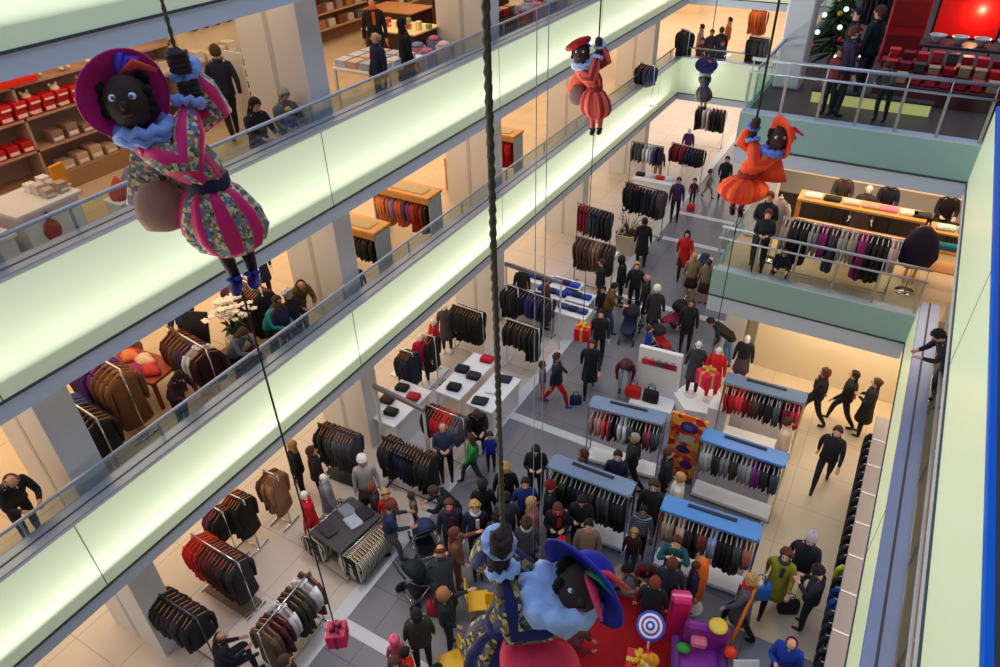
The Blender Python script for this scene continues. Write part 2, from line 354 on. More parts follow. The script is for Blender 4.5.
# ---------------------------------------------------------------- people: skeletons grown into one skin each
def V3(*a): return Vector(a)
def pose(kind):
    P = dict(pz=.93, lean=0, twist=0, head=-4, aR=((.06,.0,-.28),(.02,-.08,-.24)), aL=((-.06,.0,-.28),(-.02,-.08,-.24)), lR=((.01,-.02,-.42),(0,.03,-.41)), lL=((-.01,-.02,-.42),(0,.03,-.41)))
    fold = dict(aR=((.05,-.04,-.27),(-.14,-.20,.03)), aL=((-.05,-.04,-.27),(.14,-.20,.02)))
    U = {
     'stand': {},
     'walk': dict(pz=.90, aR=((.06,-.10,-.26),(.0,-.16,-.18)), aL=((-.06,.12,-.25),(-.0,.02,-.25)), lR=((.0,.12,-.39),(0,.20,-.33)), lL=((0,-.22,-.35),(0,-.06,-.41))),
     'fold': fold,
     'phone': dict(head=22, aR=((.06,-.06,-.26),(-.12,-.20,.10)), aL=((-.06,-.06,-.26),(.12,-.20,.09))),
     'photo': dict(head=2, aR=((.10,-.20,-.12),(-.16,-.10,.22)), aL=((-.10,-.20,-.12),(.16,-.10,.22))),
     'lean': dict(pz=.90, lean=32, head=26, aR=((.05,-.18,-.18),(-.10,-.18,-.02)), aL=((-.05,-.18,-.18),(.10,-.18,-.02)), lR=((.01,.04,-.42),(0,.06,-.40)), lL=((-.01,-.08,-.41),(0,.10,-.40))),
     'sit': dict(pz=.50, lean=8, head=18, aR=((.05,-.12,-.24),(-.08,-.22,-.02)), aL=((-.05,-.12,-.24),(.08,-.22,-.02)), lR=((.05,-.42,.0),(0,-.02,-.42)), lL=((-.05,-.42,.0),(0,-.02,-.42))),
     'crouch': dict(pz=.36, lean=34, head=10, aR=((.06,-.18,-.18),(-.06,-.22,-.04)), aL=((-.06,-.18,-.18),(.08,-.22,-.02)), lR=((.08,-.36,.16),(0,.20,-.40)), lL=((-.08,-.26,-.14),(0,.30,-.10))),
     'bend': dict(pz=.90, lean=58, head=20, aR=((.05,-.04,-.27),(-.04,-.10,-.22)), aL=((-.05,-.04,-.27),(.04,-.10,-.22)), lR=((.02,.06,-.42),(0,.04,-.40)), lL=((-.02,-.10,-.41),(0,.10,-.40))),
     'point': dict(head=5, aR=((.06,-.16,-.20),(.02,-.26,.06)), aL=((-.06,.02,-.28),(.04,-.16,-.18))),
     'push': dict(lean=8, head=16, aR=((.05,-.12,-.24),(-.02,-.25,-.02)), aL=((-.05,-.12,-.24),(.02,-.25,-.02)), lR=((.0,.06,-.41),(0,.12,-.38)), lL=((0,-.14,-.39),(0,-.02,-.41))),
    }[kind]
    P.update(U); return P
def build_body(kind, child=False):
    P = pose(kind); ln = math.radians(P['lean']); RX = Matrix.Rotation(ln, 3, 'X')   # lean towards -Y
    pel = V3(0, 0, P['pz'])
    if P['lean'] > 20 and kind in ('bend',): pel.y = .12
    def T(x, y, z): return pel + RX@V3(x, y, z)
    belly = T(0,-.005,.14); chest = T(0,-.005,.34); up = T(0,.0,.47); neck = T(0,.0,.56)
    RH = Matrix.Rotation(ln*.55+math.radians(P['head']), 3, 'X')
    hs = 1.32 if child else 1.0
    hc = neck + RH@V3(0,-.015,.11*hs); htop = neck + RH@V3(0,.0,.20*hs); jaw = neck + RH@V3(0,-.03,.035*hs)
    verts = []; edges = []; rad = []; bones = []
    def nd(p, r, pa=None, tagm=0):
        verts.append(tuple(p)); rad.append(r if isinstance(r, tuple) else (r, r)); i = len(verts)-1
        if pa is not None: edges.append((pa, i)); bones.append((Vector(verts[pa]), Vector(p), tagm))
        return i
    SKIN, TOP, LEG, SHOE = 0, 1, 2, 3
    a = nd(pel, (.135,.115)); b = nd(belly, (.13,.11), a, TOP); c = nd(chest, (.155,.12), b, TOP); d = nd(up, (.12,.09), c, TOP)
    e = nd(neck, .052, d, SKIN); j = nd(jaw, (.062*hs,.066*hs), e, SKIN); h = nd(hc, (.082*hs,.098*hs), j, SKIN); t = nd(htop, (.055*hs,.07*hs), h, SKIN)
    hands = []; feet = []
    for s, A in ((1,'aR'), (-1,'aL')):
        sh = T(s*.165, 0, .455); el = sh + (Matrix.Rotation(ln*.5,3,'X')@V3(*P[A][0])); wr = el + V3(*P[A][1])
        i1 = nd(sh, .075, d, TOP); i2 = nd(el, .054, i1, TOP); i3 = nd(el.lerp(wr, .95), .036, i2, TOP); i4 = nd(wr, .030, i3, SKIN)
        hands.append((wr, (wr-el).normalized(), s)); nd(wr+(wr-el).normalized()*.07, (.022,.034), i4, SKIN)
    for s, A in ((1,'lR'), (-1,'lL')):
        hp = pel+V3(s*.095,0,-.03); kn = hp+V3(*P[A][0])+V3(0,0,0); an = kn+V3(*P[A][1])
        if kind == 'bend': pass
        i1 = nd(hp, .098, a, LEG); i2 = nd(kn, .068, i1, LEG); i3 = nd(kn.lerp(an,.4), .062, i2, LEG); i4 = nd(an+V3(0,0,.03), .043, i3, LEG)
        i5 = nd(an+V3(0,.01,-.035), .042, i4, SHOE); toe = an+V3(0,-.15,-.05); nd(toe, (.038,.03), i5, SHOE)
        feet.append(an.z-.07)
    me = bpy.data.meshes.new('grown'); me.from_pydata(verts, edges, []); o = bpy.data.objects.new('grown', me); COL.objects.link(o)
    sk = o.modifiers.new('s', 'SKIN'); sk.use_smooth_shade = True; sk.branch_smoothing = .3
    for k, sv in enumerate(me.skin_vertices[0].data): sv.radius = rad[k]; sv.use_root = (k == 0)
    ss = o.modifiers.new('u', 'SUBSURF'); ss.levels = 1; ss.render_levels = 1
    dg = bpy.context.evaluated_depsgraph_get(); ev = o.evaluated_get(dg); m2 = ev.to_mesh()
    mb = MB(); vs = [v.co.copy() for v in m2.vertices]; fs = [tuple(p.vertices) for p in m2.polygons]
    mi = []
    for p in m2.polygons:
        q = p.center; best = 9; bt = 0
        for A0, B0, tg in bones:
            ab = B0-A0; tt = max(0, min(1, (q-A0).dot(ab)/max(ab.length_squared,1e-9))); dd = (q-(A0+ab*tt)).length
            if dd < best-1e-4: best = dd; bt = tg
        mi.append(bt)
    ev.to_mesh_clear(); bpy.data.objects.remove(o); bpy.data.meshes.remove(me)
    mb.add(vs, fs, mi)
    # fingers and thumb
    for wr, dr, s in hands:
        pal = wr+dr*.075; side = dr.cross(V3(0,0,1)) if abs(dr.z) < .8 else V3(0,1,0)
        side.normalize(); nrm = side.cross(dr).normalized()
        for k, L in enumerate((.062,.075,.07,.055)):
            b0 = pal + side*(k-1.5)*.018; mb.tube([b0-dr*.02, b0+dr*L*.5, b0+dr*L*.85-nrm*.014*s, b0+dr*L-nrm*.03*s], [.0095,.009,.008,.005], 5, 0)
        b0 = wr+dr*.03; mb.tube([b0, b0+side*.035*(-s)+dr*.02, b0+side*.045*(-s)+dr*.05], [.011,.010,.006], 5, 0)
    # face
    def H(x, y, z): return hc + RH@V3(x*hs, y*hs, z*hs)
    mb.ell(H(0,-.105,-.012), (.013*hs,.02*hs,.024*hs), 6, 4, 0)
    for s in (-1, 1):
        mb.ell(H(s*.034,-.086,.018), (.012*hs,.005*hs,.006*hs), 6, 4, 4); mb.ell(H(s*.034,-.0895,.018), (.0065*hs,.003*hs,.006*hs), 6, 4, 5)
        mb.ell(H(s*.086,.005,.0), (.012*hs,.02*hs,.03*hs), 6, 4, 0)
        mb.ell(H(s*.035,-.088,.036), (.018*hs,.006*hs,.004*hs), 6, 4, 5)
    mb.ell(H(0,-.092,-.052), (.024*hs,.008*hs,.007*hs), 6, 4, 6)
    return dict(mb=mb, hc=hc, RH=RH, hs=hs, T=T, pel=pel, RX=RX, kind=kind, neck=neck, foot=min(feet))
dark = M((22,20,24), .6, var=0); eyew = M((230,228,220), .4, var=0); lipm = M((160,84,76), .6, var=0)
_bod = {}; _acc = {}
def body(kind, child):
    k = (kind, child)
    if k not in _bod:
        b = build_body(kind, child); b['mesh'] = b['mb'].mesh('body', [dark]*4+[eyew, dark, lipm]); _bod[k] = b
    return _bod[k]
def accessory(kind, child, what):
    key = (kind, child, what)
    if key in _acc: return _acc[key]
    b = body(kind, child); hc, RH, hs, T = b['hc'], b['RH'], b['hs'], b['T']
    def H(x, y, z): return hc + RH@V3(x*hs, y*hs, z*hs)
    mb = MB()
    def cap(r, zlo, grow=1.0, back=0.0):
        # shell around the skull, open at the face
        rings = []; n = 16
        for i in range(9):
            ph = math.radians(2+i*14.5); rr = []
            for k in range(n):
                t = 2*PI*k/n; fx = math.cos(t); fy = math.sin(t)    # fy>0 back
                z = math.cos(ph); q = math.sin(ph)
                lim = .62 if fy < -.45 else (.0 if abs(fx) > .75 and fy < .2 else -1)
                zz = max(z, lim) if z < lim else z
                qq = q if z >= lim else math.sqrt(max(0, 1-lim*lim))*.97
                rr.append(H(fx*qq*r*.088, fy*qq*r*.108+.008+back, zz*r*.115+.012))
            rings.append(rr)
        mb.rings(rings, 0)
    if what in ('short', 'curly'):
        cap(1.12 if what == 'short' else 1.25, 0)
        if what == 'curly':
            rnd = random.Random(3)
            for k in range(26):
                t = rnd.uniform(0, 2*PI); ph = rnd.uniform(0, 1.6)
                if math.sin(t) < -.3 and ph > .9: continue
                mb.ell(H(math.cos(t)*math.sin(ph)*.10, math.sin(t)*math.sin(ph)*.115+.015, math.cos(ph)*.125+.01), .034*hs, 6, 4)
    elif what == 'long':
        cap(1.14, 0)
        rg = []
        for (z, w, y, dp) in ((.05,.094,.03,.075),(-.03,.105,.035,.075),(-.12,.115,.05,.06),(-.20,.105,.07,.045),(-.27,.07,.08,.03)):
            rg.append([H(w*math.cos(2*PI*k/14)*(1+.04*math.sin(5*k)), y+dp*math.sin(2*PI*k/14), z) for k in range(14)])
        mb.rings(rg)
    elif what == 'bun':
        cap(1.12, 0); mb.ell(H(0,.10,.06), (.045*hs,.045*hs,.04*hs), 8, 6)
    elif what == 'bald':
        rg = []
        for z, q in ((.03,.093),(-.0,.098),(-.05,.09)):
            rg.append([H(q*math.cos(t), .012+q*1.12*math.sin(t), z) for t in [math.radians(-20+220*k/13) for k in range(14)]]+[H(q*.9*math.cos(t), .012+q*math.sin(t), z) for t in [math.radians(200-220*k/13) for k in range(14)]])
        mb.rings(rg)
    elif what == 'beanie':
        prof = [(.099,-.005),(.108,.01),(.109,.04),(.104,.045),(.103,.07),(.085,.115),(.05,.14),(.008,.15)]
        mb.rings([[H(r*hs/hs*math.cos(2*PI*k/14), .01+r*1.12*math.sin(2*PI*k/14), z+.01) for k in range(14)] for r, z in prof])
        mb.ell(H(0,.01,.165), .022*hs, 6, 4)
    elif what == 'hood':
        prof = [(.09,-.11),(.12,-.04),(.122,.04),(.10,.10),(.05,.14),(.006,.148)]
        mb.rings([[H(r*math.cos(2*PI*k/14), .03+r*1.1*math.sin(2*PI*k/14)*(1 if math.sin(2*PI*k/14) > 0 else .75), z) for k in range(14)] for r, z in prof])
    elif what in ('jacket', 'coat', 'puffer', 'skirt', 'sweater'):
        n = 20; rg = []; rnd = random.Random(hash(what) % 7)
        spec = [(.565,.062,.062), (.53,.085,.08), (.485,.165,.098), (.44,.190,.115), (.36,.187,.135), (.25,.172,.135), (.14,.165,.13), (.04,.172,.142), (-.06,.180,.152)]
        if what == 'sweater': spec = [(z, w*.95, d*.92) for z, w, d in spec[1:-1]]
        if what == 'puffer': spec = [(z, w*(1.12+.05*(i % 2)), d*(1.16+.06*(i % 2))) for i, (z, w, d) in enumerate(spec)]
        if what == 'skirt': spec = [(.06,.15,.12), (-.02,.165,.135), (-.2,.19,.165), (-.42,.225,.20)]
        for i, (z, w, dp) in enumerate(spec):
            c = T(0,-.005,z) if z > 0 or what != 'skirt' or kind != 'sit' else T(0, z*.9, 0)
            R = b['RX'] if z > 0 else Matrix.Identity(3)
            if z <= 0: c = b['pel']+V3(0,-.005,z)
            rg.append([c + R@V3(w*(1+.02*math.sin(3*k+i))*math.cos(2*PI*k/n), dp*(1+.03*math.sin(5*k+i*1.3))*math.sin(2*PI*k/n), 0) for k in range(n)])
        if what == 'coat' and kind not in ('sit','crouch'):
            for z, w, dp in ((-.16,.19,.165), (-.3,.205,.18), (-.42,.215,.195)):
                rg.append([b['pel']+V3(w*(1+.025*math.sin(3*k))*math.cos(2*PI*k/n), -.01+dp*(1+.04*math.sin(5*k))*math.sin(2*PI*k/n), z) for k in range(n)])
        if what == 'skirt' and kind == 'sit': rg = rg[:2]
        mb.rings(rg)
        if what in ('jacket','coat','puffer'):   # collar
            c = b['neck']-b['RX']@V3(0,0,.03)
            mb.rings([[c + b['RX']@V3(r*math.cos(2*PI*k/12), .012+r*1.05*math.sin(2*PI*k/12), z) for k in range(12)] for r, z in ((.085,-.02),(.092,.02),(.082,.045),(.066,.03))], caps=False)
    elif what == 'scarf':
        c = b['neck']-b['RX']@V3(0,0,.015)
        mb.rings([[c + b['RX']@V3((r+.006*math.sin(4*k))*math.cos(2*PI*k/14), -.005+r*1.1*math.sin(2*PI*k/14), z) for k in range(14)] for r, z in ((.07,-.04),(.10,-.03),(.108,.005),(.09,.035),(.066,.03))], caps=False)
        mb.box(T(.03,-.145,.36), (.07,.03,.26), rot=b['RX'], bev=.01)
    me = mb.mesh(what, [dark]); _acc[key] = me; return me
SKINS = [(222,170,142), (206,150,122), (230,184,158), (190,136,108), (214,160,130)]
HAIRC = dict(dark=(34,24,22), brown=(70,44,30), auburn=(92,48,34), blond=(178,138,86), grey=(150,146,142), white=(215,212,205), red=(122,54,34), black=(20,17,20))
_pn = [0]
def cl(c, **k): return M(c, .85, var=.16, scale=22, **k)
def person(px, py, kind, hd, label, top=(30,32,44), leg=(34,36,50), shoe=(28,24,24), hair='short', hc='dark', wear='jacket', z=0.0, h=1.72, child=False, scarf=None, pos=None, group=None, skirt=None, topmat=None, lift=0):
    """px,py: where the feet stand in the photograph on level z"""
    p = Vector(pos) if pos is not None else at(px, py, z)
    k = _pn[0]; _pn[0] += 1
    b = body(kind, child); s = h/(1.70 if not child else 1.76)
    if hd in ('cam', 'away', 'left', 'right'):
        base = math.atan2(-p.y, -p.x); hd = math.degrees(base)+{'cam':0,'away':180,'left':-90,'right':90}[hd]
    # 'left'/'right': towards the left / right of the picture
    rz = math.radians(hd)+PI/2
    o = thing('person', label, 'person', (p.x, p.y, p.z - b['foot']*s + .012*s*0 + .0 + lift), rz, group, s)
    rnd = random.Random(k*13+5)
    sk = M(SKINS[rnd.randrange(5)], .55, var=.04); tm = topmat or cl(top)
    put('body', b['mesh'], o, mats=[sk, tm, cl(leg), M(shoe, .45, var=.05)])
    if hair not in ('none',):
        nm = {'short':'hair','long':'hair','curly':'hair','bun':'hair','bald':'hair','beanie':'knitted_hat','hood':'hood'}[hair]
        put(nm, accessory(kind, child, hair), o, mats=[cl(HAIRC[hc] if isinstance(hc, str) else hc)])
    if wear: put(wear if wear != 'puffer' else 'padded_jacket', accessory(kind, child, wear), o, mats=[tm])
    if skirt: put('skirt', accessory(kind, child, 'skirt'), o, mats=[cl(skirt)])
    if scarf: put('scarf', accessory(kind, child, 'scarf'), o, mats=[cl(scarf)])
    return o
# ---------------------------------------------------------------- garments, racks, tables, small goods
chrome = M((206,210,216), .18, metal=1.0, var=0); blackm = M((28,28,32), .4, var=0); woodm = M((206,150,84), .5, var=.16, scale=6)
whitef = M((232,232,236), .4, var=.02); hanger_w = M((186,124,74), .5, var=.05); hanger_c = M((225,225,228), .3, var=0)
def garment_mesh(kind):
    mb = MB(); rnd = random.Random(len(kind)*3)
    def body(spec, wob=.05, n=16, cx=0):
        rg = []
        for i, (z, w, t) in enumerate(spec):
            ph = rnd.uniform(0, 6)
            rg.append([(cx+w*math.cos(2*PI*k/n), t*math.sin(2*PI*k/n)*(1+wob*3*math.sin(3*2*PI*k/n+ph)*(i/len(spec))), z+.01*math.sin(2*PI*k/n*2+ph)*(i > 2)) for k in range(n)])
        mb.rings(rg)
    if kind in ('coat','shirt','jacket'):
        L = {'coat':1.0,'shirt':.72,'jacket':.68}[kind]; th = {'coat':.062,'shirt':.04,'jacket':.058}[kind]
        body([(-.055,.055,.03),(-.075,.10,.035),(-.11,.20,th*.9),(-.16,.235,th),(-.32,.215,th),(-L*.6,.215,th*1.05),(-L,.245,th*1.1)])
        for s in (-1, 1): mb.tube([(s*.20,0,-.13),(s*.265,0,-.26),(s*.275,.015*s,-.45),(s*.262,.02*s,-.66 if kind != 'shirt' else -.62)], [.05,.052,.045,.036], 8)
        mb.lathe((0,0,-.055), [(.05,0),(.06,.015),(.05,.03)], 10)
    elif kind == 'dress':
        body([(-.06,.06,.02),(-.09,.14,.035),(-.16,.19,.04),(-.42,.14,.045),(-.6,.19,.055),(-.98,.26,.065)])
    elif kind == 'trousers':
        body([(-.06,.17,.028),(-.16,.18,.04),(-.3,.185,.045)])
        for s in (-1, 1): body([(-.26,.09,.042),(-.6,.085,.04),(-1.0,.075,.036)], cx=s*.088)
    elif kind == 'scarf_piece':
        body([(-.05,.10,.02),(-.2,.11,.03),(-.55,.12,.03)])
    elif kind == 'cape':
        body([(-.04,.05,.04),(-.08,.12,.09),(-.2,.26,.16),(-.5,.36,.2),(-.72,.40,.22),(-.95,.3,.18)], n=20)
    return mb.mesh(kind, [dark])
def hanger_mesh():
    mb = MB(); mb.tube([(-.21,0,-.10),(-.05,0,-.035),(0,0,-.03),(.05,0,-.035),(.21,0,-.10)], .008, 6)
    mb.tube([(0,0,-.035),(0,0,.0),(.012,0,.018),(0,0,.032),(-.014,0,.02)], .004, 5); return mb.mesh('hanger', [hanger_w])
_gm = {k: garment_mesh(k) for k in ('coat','shirt','jacket','dress','trousers','scarf_piece','cape')}
_hm = hanger_mesh()
GN = {'coat':'hanging_coat','shirt':'hanging_shirt','jacket':'hanging_jacket','dress':'hanging_dress','trousers':'hanging_trousers','scarf_piece':'hanging_scarf','cape':'hanging_cape'}
GW = {'coat':'coat','shirt':'shirt','jacket':'jacket','dress':'dress','trousers':'trousers','scarf_piece':'scarf','cape':'cape'}
CN = {}
def colname(c):
    r, g, b = c; mx = max(c); mn = min(c)
    if mx < 62: return 'black' if mx-mn < 22 else ('dark navy' if b == mx else 'dark brown')
    if mx-mn < 26: return 'pale grey' if mx > 165 else ('grey' if mx > 95 else 'charcoal')
    if r == mx and r > 1.8*g and r > 1.5*b: return 'red' if r > 120 else 'burgundy'
    if b == mx and r > g*1.2: return 'purple'
    if r == mx and b > g*1.15: return 'plum' if r < 150 else 'pink'
    if b == mx: return 'blue' if b > 100 else 'navy blue'
    if g == mx: return 'green'
    return 'tan' if mx > 150 else 'brown'
_ng = [0]
def hang(kind, pos, ang, color, label, group, hang_m=None, sc_=1.0, thin=1.0):
    t = thing(GN[kind], label, GW[kind] if kind != 'trousers' else 'trousers', pos, ang, group)
    o = put('cloth', _gm[kind], t, mats=[M(color, .85, var=.22, scale=9)]); o.scale = (sc_, thin, sc_)
    put('hanger', _hm, t, mats=[hang_m or hanger_w]); _ng[0] += 1
    return t
def garments(a, b, items, n, where, hang_m=None, seed=1, sc_=1.0, thin=1.0, jit=.12):
    """n garments from a to b; items = list of (kind, colour); ends in label text 'where'"""
    a = Vector(a); b = Vector(b); d = b-a; ang = math.atan2(d.y, d.x)+PI/2; rnd = random.Random(seed)
    for i in range(n):
        k, c = items[i*len(items)//n]
        vf = rnd.uniform(.82,1.16); c = tuple(max(4, min(250, v*vf*rnd.uniform(.97,1.03))) for v in c)
        base = items[i*len(items)//n][1]
        p = a+d*((i+.6)/(n+.2))
        nm = colname(base)
        lb = '%s %s %s' % (nm, GW[k] if k != 'trousers' else 'trousers', where)
        hang(k, p, ang+rnd.uniform(-jit, jit), tuple(int(v) for v in c), lb, 'clothes '+where, hang_m, sc_*rnd.uniform(.95,1.04), thin)
def rack(p0, p1, label, where, items, n, z=0.0, h=1.5, frame=chrome, hang_m=None, base=None, seed=1, sc_=1.0, legs='loop', thin=1.0, depth=.5):
    """free-standing clothes rail; p0,p1 pixels of the rail's two ends in the photograph"""
    a = at(*p0, z+h) if len(p0) == 2 else Vector(p0); b = at(*p1, z+h) if len(p1) == 2 else Vector(p1); c = (a+b)/2; L = (b-a).length; ang = math.atan2((b-a).y, (b-a).x)
    t = thing('clothes_rack', label, 'clothes rack', (c.x, c.y, z), ang)
    MB().tube([(-L/2,0,h),(0,0,h),(L/2,0,h)], .016, 8).build('rail', frame, t)
    for s in (-1, 1):
        mb = MB(); x = s*L/2
        mb.tube([(x,-depth/2,.02),(x,0,.02),(x,depth/2,.02)], .02, 6); mb.tube([(x,0,.02),(x,0,h+.01)], .016, 8)
        mb.build('upright', frame, t)
    if base: MB().box((0,0,.05), (L*.92,.42,.06), bev=.01).build('base_board', base, t)
    else: MB().tube([(-L/2,0,.04),(L/2,0,.04)], .012, 6).build('lower_bar', frame, t)
    up = Vector((0,0,-.018)); garments(a+up, b+up, items, n, where, hang_m, seed, sc_, thin)
    return t
def gondola(p0, p1, label, where, items, n, z=0.0, h=1.75, top=None, depth=.42, base=whitef, seed=1, slot=True, garm_h=None, side=-1, hang_m=None, sc_=.9, upright=chrome, shelf=True):
    """display unit with a broad top shelf over a rail; p0,p1 = pixels of the top's front edge ends"""
    a = at(*p0, z+h); b = at(*p1, z+h); d = (b-a); L = d.length; ang = math.atan2(d.y, d.x); nrm = Vector((-math.sin(ang), math.cos(ang), 0))*(depth/2); c = (a+b)/2+nrm
    t = thing('display_rack', label, 'clothes rack', (c.x, c.y, z), ang)
    MB().box((0,0,h-.03), (L,depth,.06), bev=.008).build('top_shelf', top, t)
    if slot:
        MB().box((L*.0,depth*.22,h+.012), (L*.5,.07,.02)).build('sign_holder', blackm, t)
    for s in (-1, 1):
        mb = MB(); mb.box((s*(L/2-.02),-depth/2+.03,h/2), (.035,.035,h)); mb.box((s*(L/2-.02),depth/2-.03,h/2), (.035,.035,h)); mb.box((s*(L/2-.02),0,.03), (.035,depth,.05)); mb.build('upright', upright, t)
    if shelf: MB().box((0,0,.12), (L-.06,depth,.1), bev=.01).build('base_shelf', base, t)
    MB().tube([(-L/2,-depth*.1,h-.16),(L/2,-depth*.1,h-.16)], .014, 6).build('rail', chrome, t)
    R = Matrix.Rotation(ang, 3, 'Z'); up = R@Vector((0,-depth*.1,0))
    A = c - R@Vector((L/2-.06,0,0)) + up; B = c + R@Vector((L/2-.06,0,0)) + up; A.z = B.z = z+h-.178
    garments(A, B, items, n, where, hang_m or hanger_c, seed, sc_)
    return t
def folded_mesh():
    mb = MB(); rg = []
    for z, s in ((0,.96),(.012,1.0),(.028,1.0),(.04,.97),(.046,.9)):
        rg.append([(s*x+.004*math.sin(9*y), s*y+.004*math.sin(11*x), z) for x, y in [(-.16,-.12),(-.05,-.128),(.07,-.125),(.16,-.12),(.168,0),(.16,.12),(.05,.128),(-.06,.125),(-.16,.12),(-.168,.01)]])
    mb.rings(rg, flat=False); mb.box((0,-.05,.05), (.12,.10,.012), bev=.005); return mb.mesh('folded', [dark])
_fm = folded_mesh()
def folded(pos, ang, c, label, group=None, s=1.0, stack=1):
    for i in range(stack):
        o = put('folded_garment', _fm, None, (pos[0], pos[1], pos[2]+i*.062*s), ang+random.uniform(-.05,.05), mats=[M(c, .85, var=.2, scale=30)], scale=s)
        tag(o, label if (stack == 1 or group) else label+(', upper of two' if i else ', lower of two'), 'folded garment', group)
def table(pc, size, ang, label, z=0.0, h=.8, m=None, style='block', name='display_table'):
    m = m or whitef; t = thing(name, label, 'table', (pc.x, pc.y, z), ang)
    MB().box((0,0,h-.03), (size[0], size[1], .06), bev=.01).build('table_top', m, t)
    if style == 'block':
        MB().box((0,0,(h-.06)/2), (size[0]*.9, size[1]*.86, h-.06)).build('plinth', m, t)
    else:
        for sx in (-1,1):
            for sy in (-1,1): MB().box((sx*(size[0]/2-.04), sy*(size[1]/2-.04), (h-.06)/2), (.05,.05,h-.06)).build('leg', m, t)
    return t
def gift_mesh():
    mb = MB(); mb.box((0,0,.15), (.3,.3,.3), bev=.012, mi=0); mb.box((0,0,.15), (.306,.05,.306), mi=1); mb.box((0,0,.15), (.05,.306,.3055), mi=1)
    for a in range(4):
        t = a*PI/2+.6; mb.ell((.06*math.cos(t), .06*math.sin(t), .345), (.055,.03,.04), 8, 6, 1, rot=Matrix.Rotation(t, 3, 'Z'))
    mb.ell((0,0,.335), .025, 8, 6, 1); return mb
def present(name, label, pos, s, c1, c2, rz=.3, pts=None):
    t = thing(name, label, 'gift', pos, rz, None, s); me = gift_mesh()
    mb = MB(); mb.box((0,0,.15), (.3,.3,.3), bev=.012); mb.build('wrapping', M(c1, .35, var=.06), t)
    r = MB(); r.box((0,0,.15), (.306,.05,.306)); r.box((0,0,.15), (.05,.306,.3055)); 
    for a in range(4):
        q = a*PI/2+.6; r.ell((.06*math.cos(q), .06*math.sin(q), .345), (.055,.03,.04), 8, 6, 0, rot=Matrix.Rotation(q, 3, 'Z'))
    r.build('ribbon', M(c2, .3, var=0), t); return t
def mannequin(px, py, hd, label, kind='jacket', c=(120,20,40), leg=(200,160,130), z=0.0, h=1.62, pos=None, stand=True, skirt=None, headless=False):
    p = Vector(pos) if pos is not None else at(px, py, z); b = body('stand', False); s = h/1.7
    base = math.atan2(-p.y, -p.x); rz = {'cam':base,'left':base-PI/2,'right':base+PI/2,'away':base+PI}[hd]+PI/2
    t = thing('mannequin', label, 'mannequin', (p.x, p.y, p.z-b['foot']*s+.03), rz, None, s)
    pl = M((236,232,226), .35, var=0)
    put('figure', b['mesh'], t, mats=[pl, cl(c), cl(leg), pl, pl, pl, pl])
    put('garment', accessory('stand', False, kind), t, mats=[cl(c)])
    if skirt: put('skirt', accessory('stand', False, 'skirt'), t, mats=[cl(skirt)])
    MB().lathe((0,0,b['foot']-.025), [(.17,0),(.17,.012),(.02,.018)], 20).build('base_plate', M((220,222,226), .2), t)
    return t
def bag(name, label, pos, c, rz=0, s=1.0, cat='bag'):
    t = thing(name, label, cat, pos, rz, None, s)
    mb = MB(); mb.rings([[(x*k, y*k2, z) for x, y in [(-.17,-.06),(-.1,-.075),(.1,-.075),(.17,-.06),(.17,.06),(.1,.075),(-.1,.075),(-.17,.06)]] for z, k, k2 in ((0,.92,1),(.03,1,1.1),(.2,.98,.95),(.30,.9,.4))], flat=False)
    mb.build('bag_body', M(c, .6, var=.1), t)
    for sy in (-1, 1):
        MB().tube([(-.08,sy*.03,.28),(-.07,sy*.035,.40),(0,sy*.035,.45),(.07,sy*.035,.40),(.08,sy*.03,.28)], .009, 6).build('handle', M([v*.7 for v in c], .6), t)
    return t
def plant_pot(pos, label, z=0, s=1.0, c=(228,220,206), fl=(246,236,226)):
    t = thing('potted_orchid', label, 'plant', pos, 0, None, s)
    MB().lathe((0,0,0), [(.09,0),(.15,.05),(.18,.14),(.17,.24),(.15,.26),(.14,.24)], 20).build('pot', M(c, .35, var=.02), t)
    rnd = random.Random(5); lf = MB(); fw = MB()
    for k in range(22):
        a = rnd.uniform(0, 2*PI); L = rnd.uniform(.10,.2); e = Vector((math.cos(a)*L, math.sin(a)*L, .28+rnd.uniform(.05,.25)))
        lf.tube([(0,0,.22), e*.6+Vector((0,0,.18)), e], [.012,.045,.005], 6, flatx=.35)
    for k in range(16):
        a = rnd.uniform(0, 2*PI); L = rnd.uniform(.08,.30); pts = [Vector((0,0,.24)), Vector((math.cos(a)*L*.4, math.sin(a)*L*.4, .55)), Vector((math.cos(a)*L, math.sin(a)*L, .72)), Vector((math.cos(a)*L*1.4, math.sin(a)*L*1.4, .66))]
        lf.tube(pts, .006, 5)
        for j in range(5):
            q = pts[2].lerp(pts[3], j/4)+Vector((rnd.uniform(-.05,.05),rnd.uniform(-.05,.05),rnd.uniform(-.04,.05)))
            for m in range(5):
                b = m*2*PI/5; fw.ell(q+Vector((.03*math.cos(b),.03*math.sin(b),0)), (.028,.02,.01), 6, 4, rot=Matrix.Rotation(b,3,'Z'))
    lf.build('leaves', M((52,92,44), .5), t); fw.build('blossoms', M(fl, .6, var=.05), t)
    return t
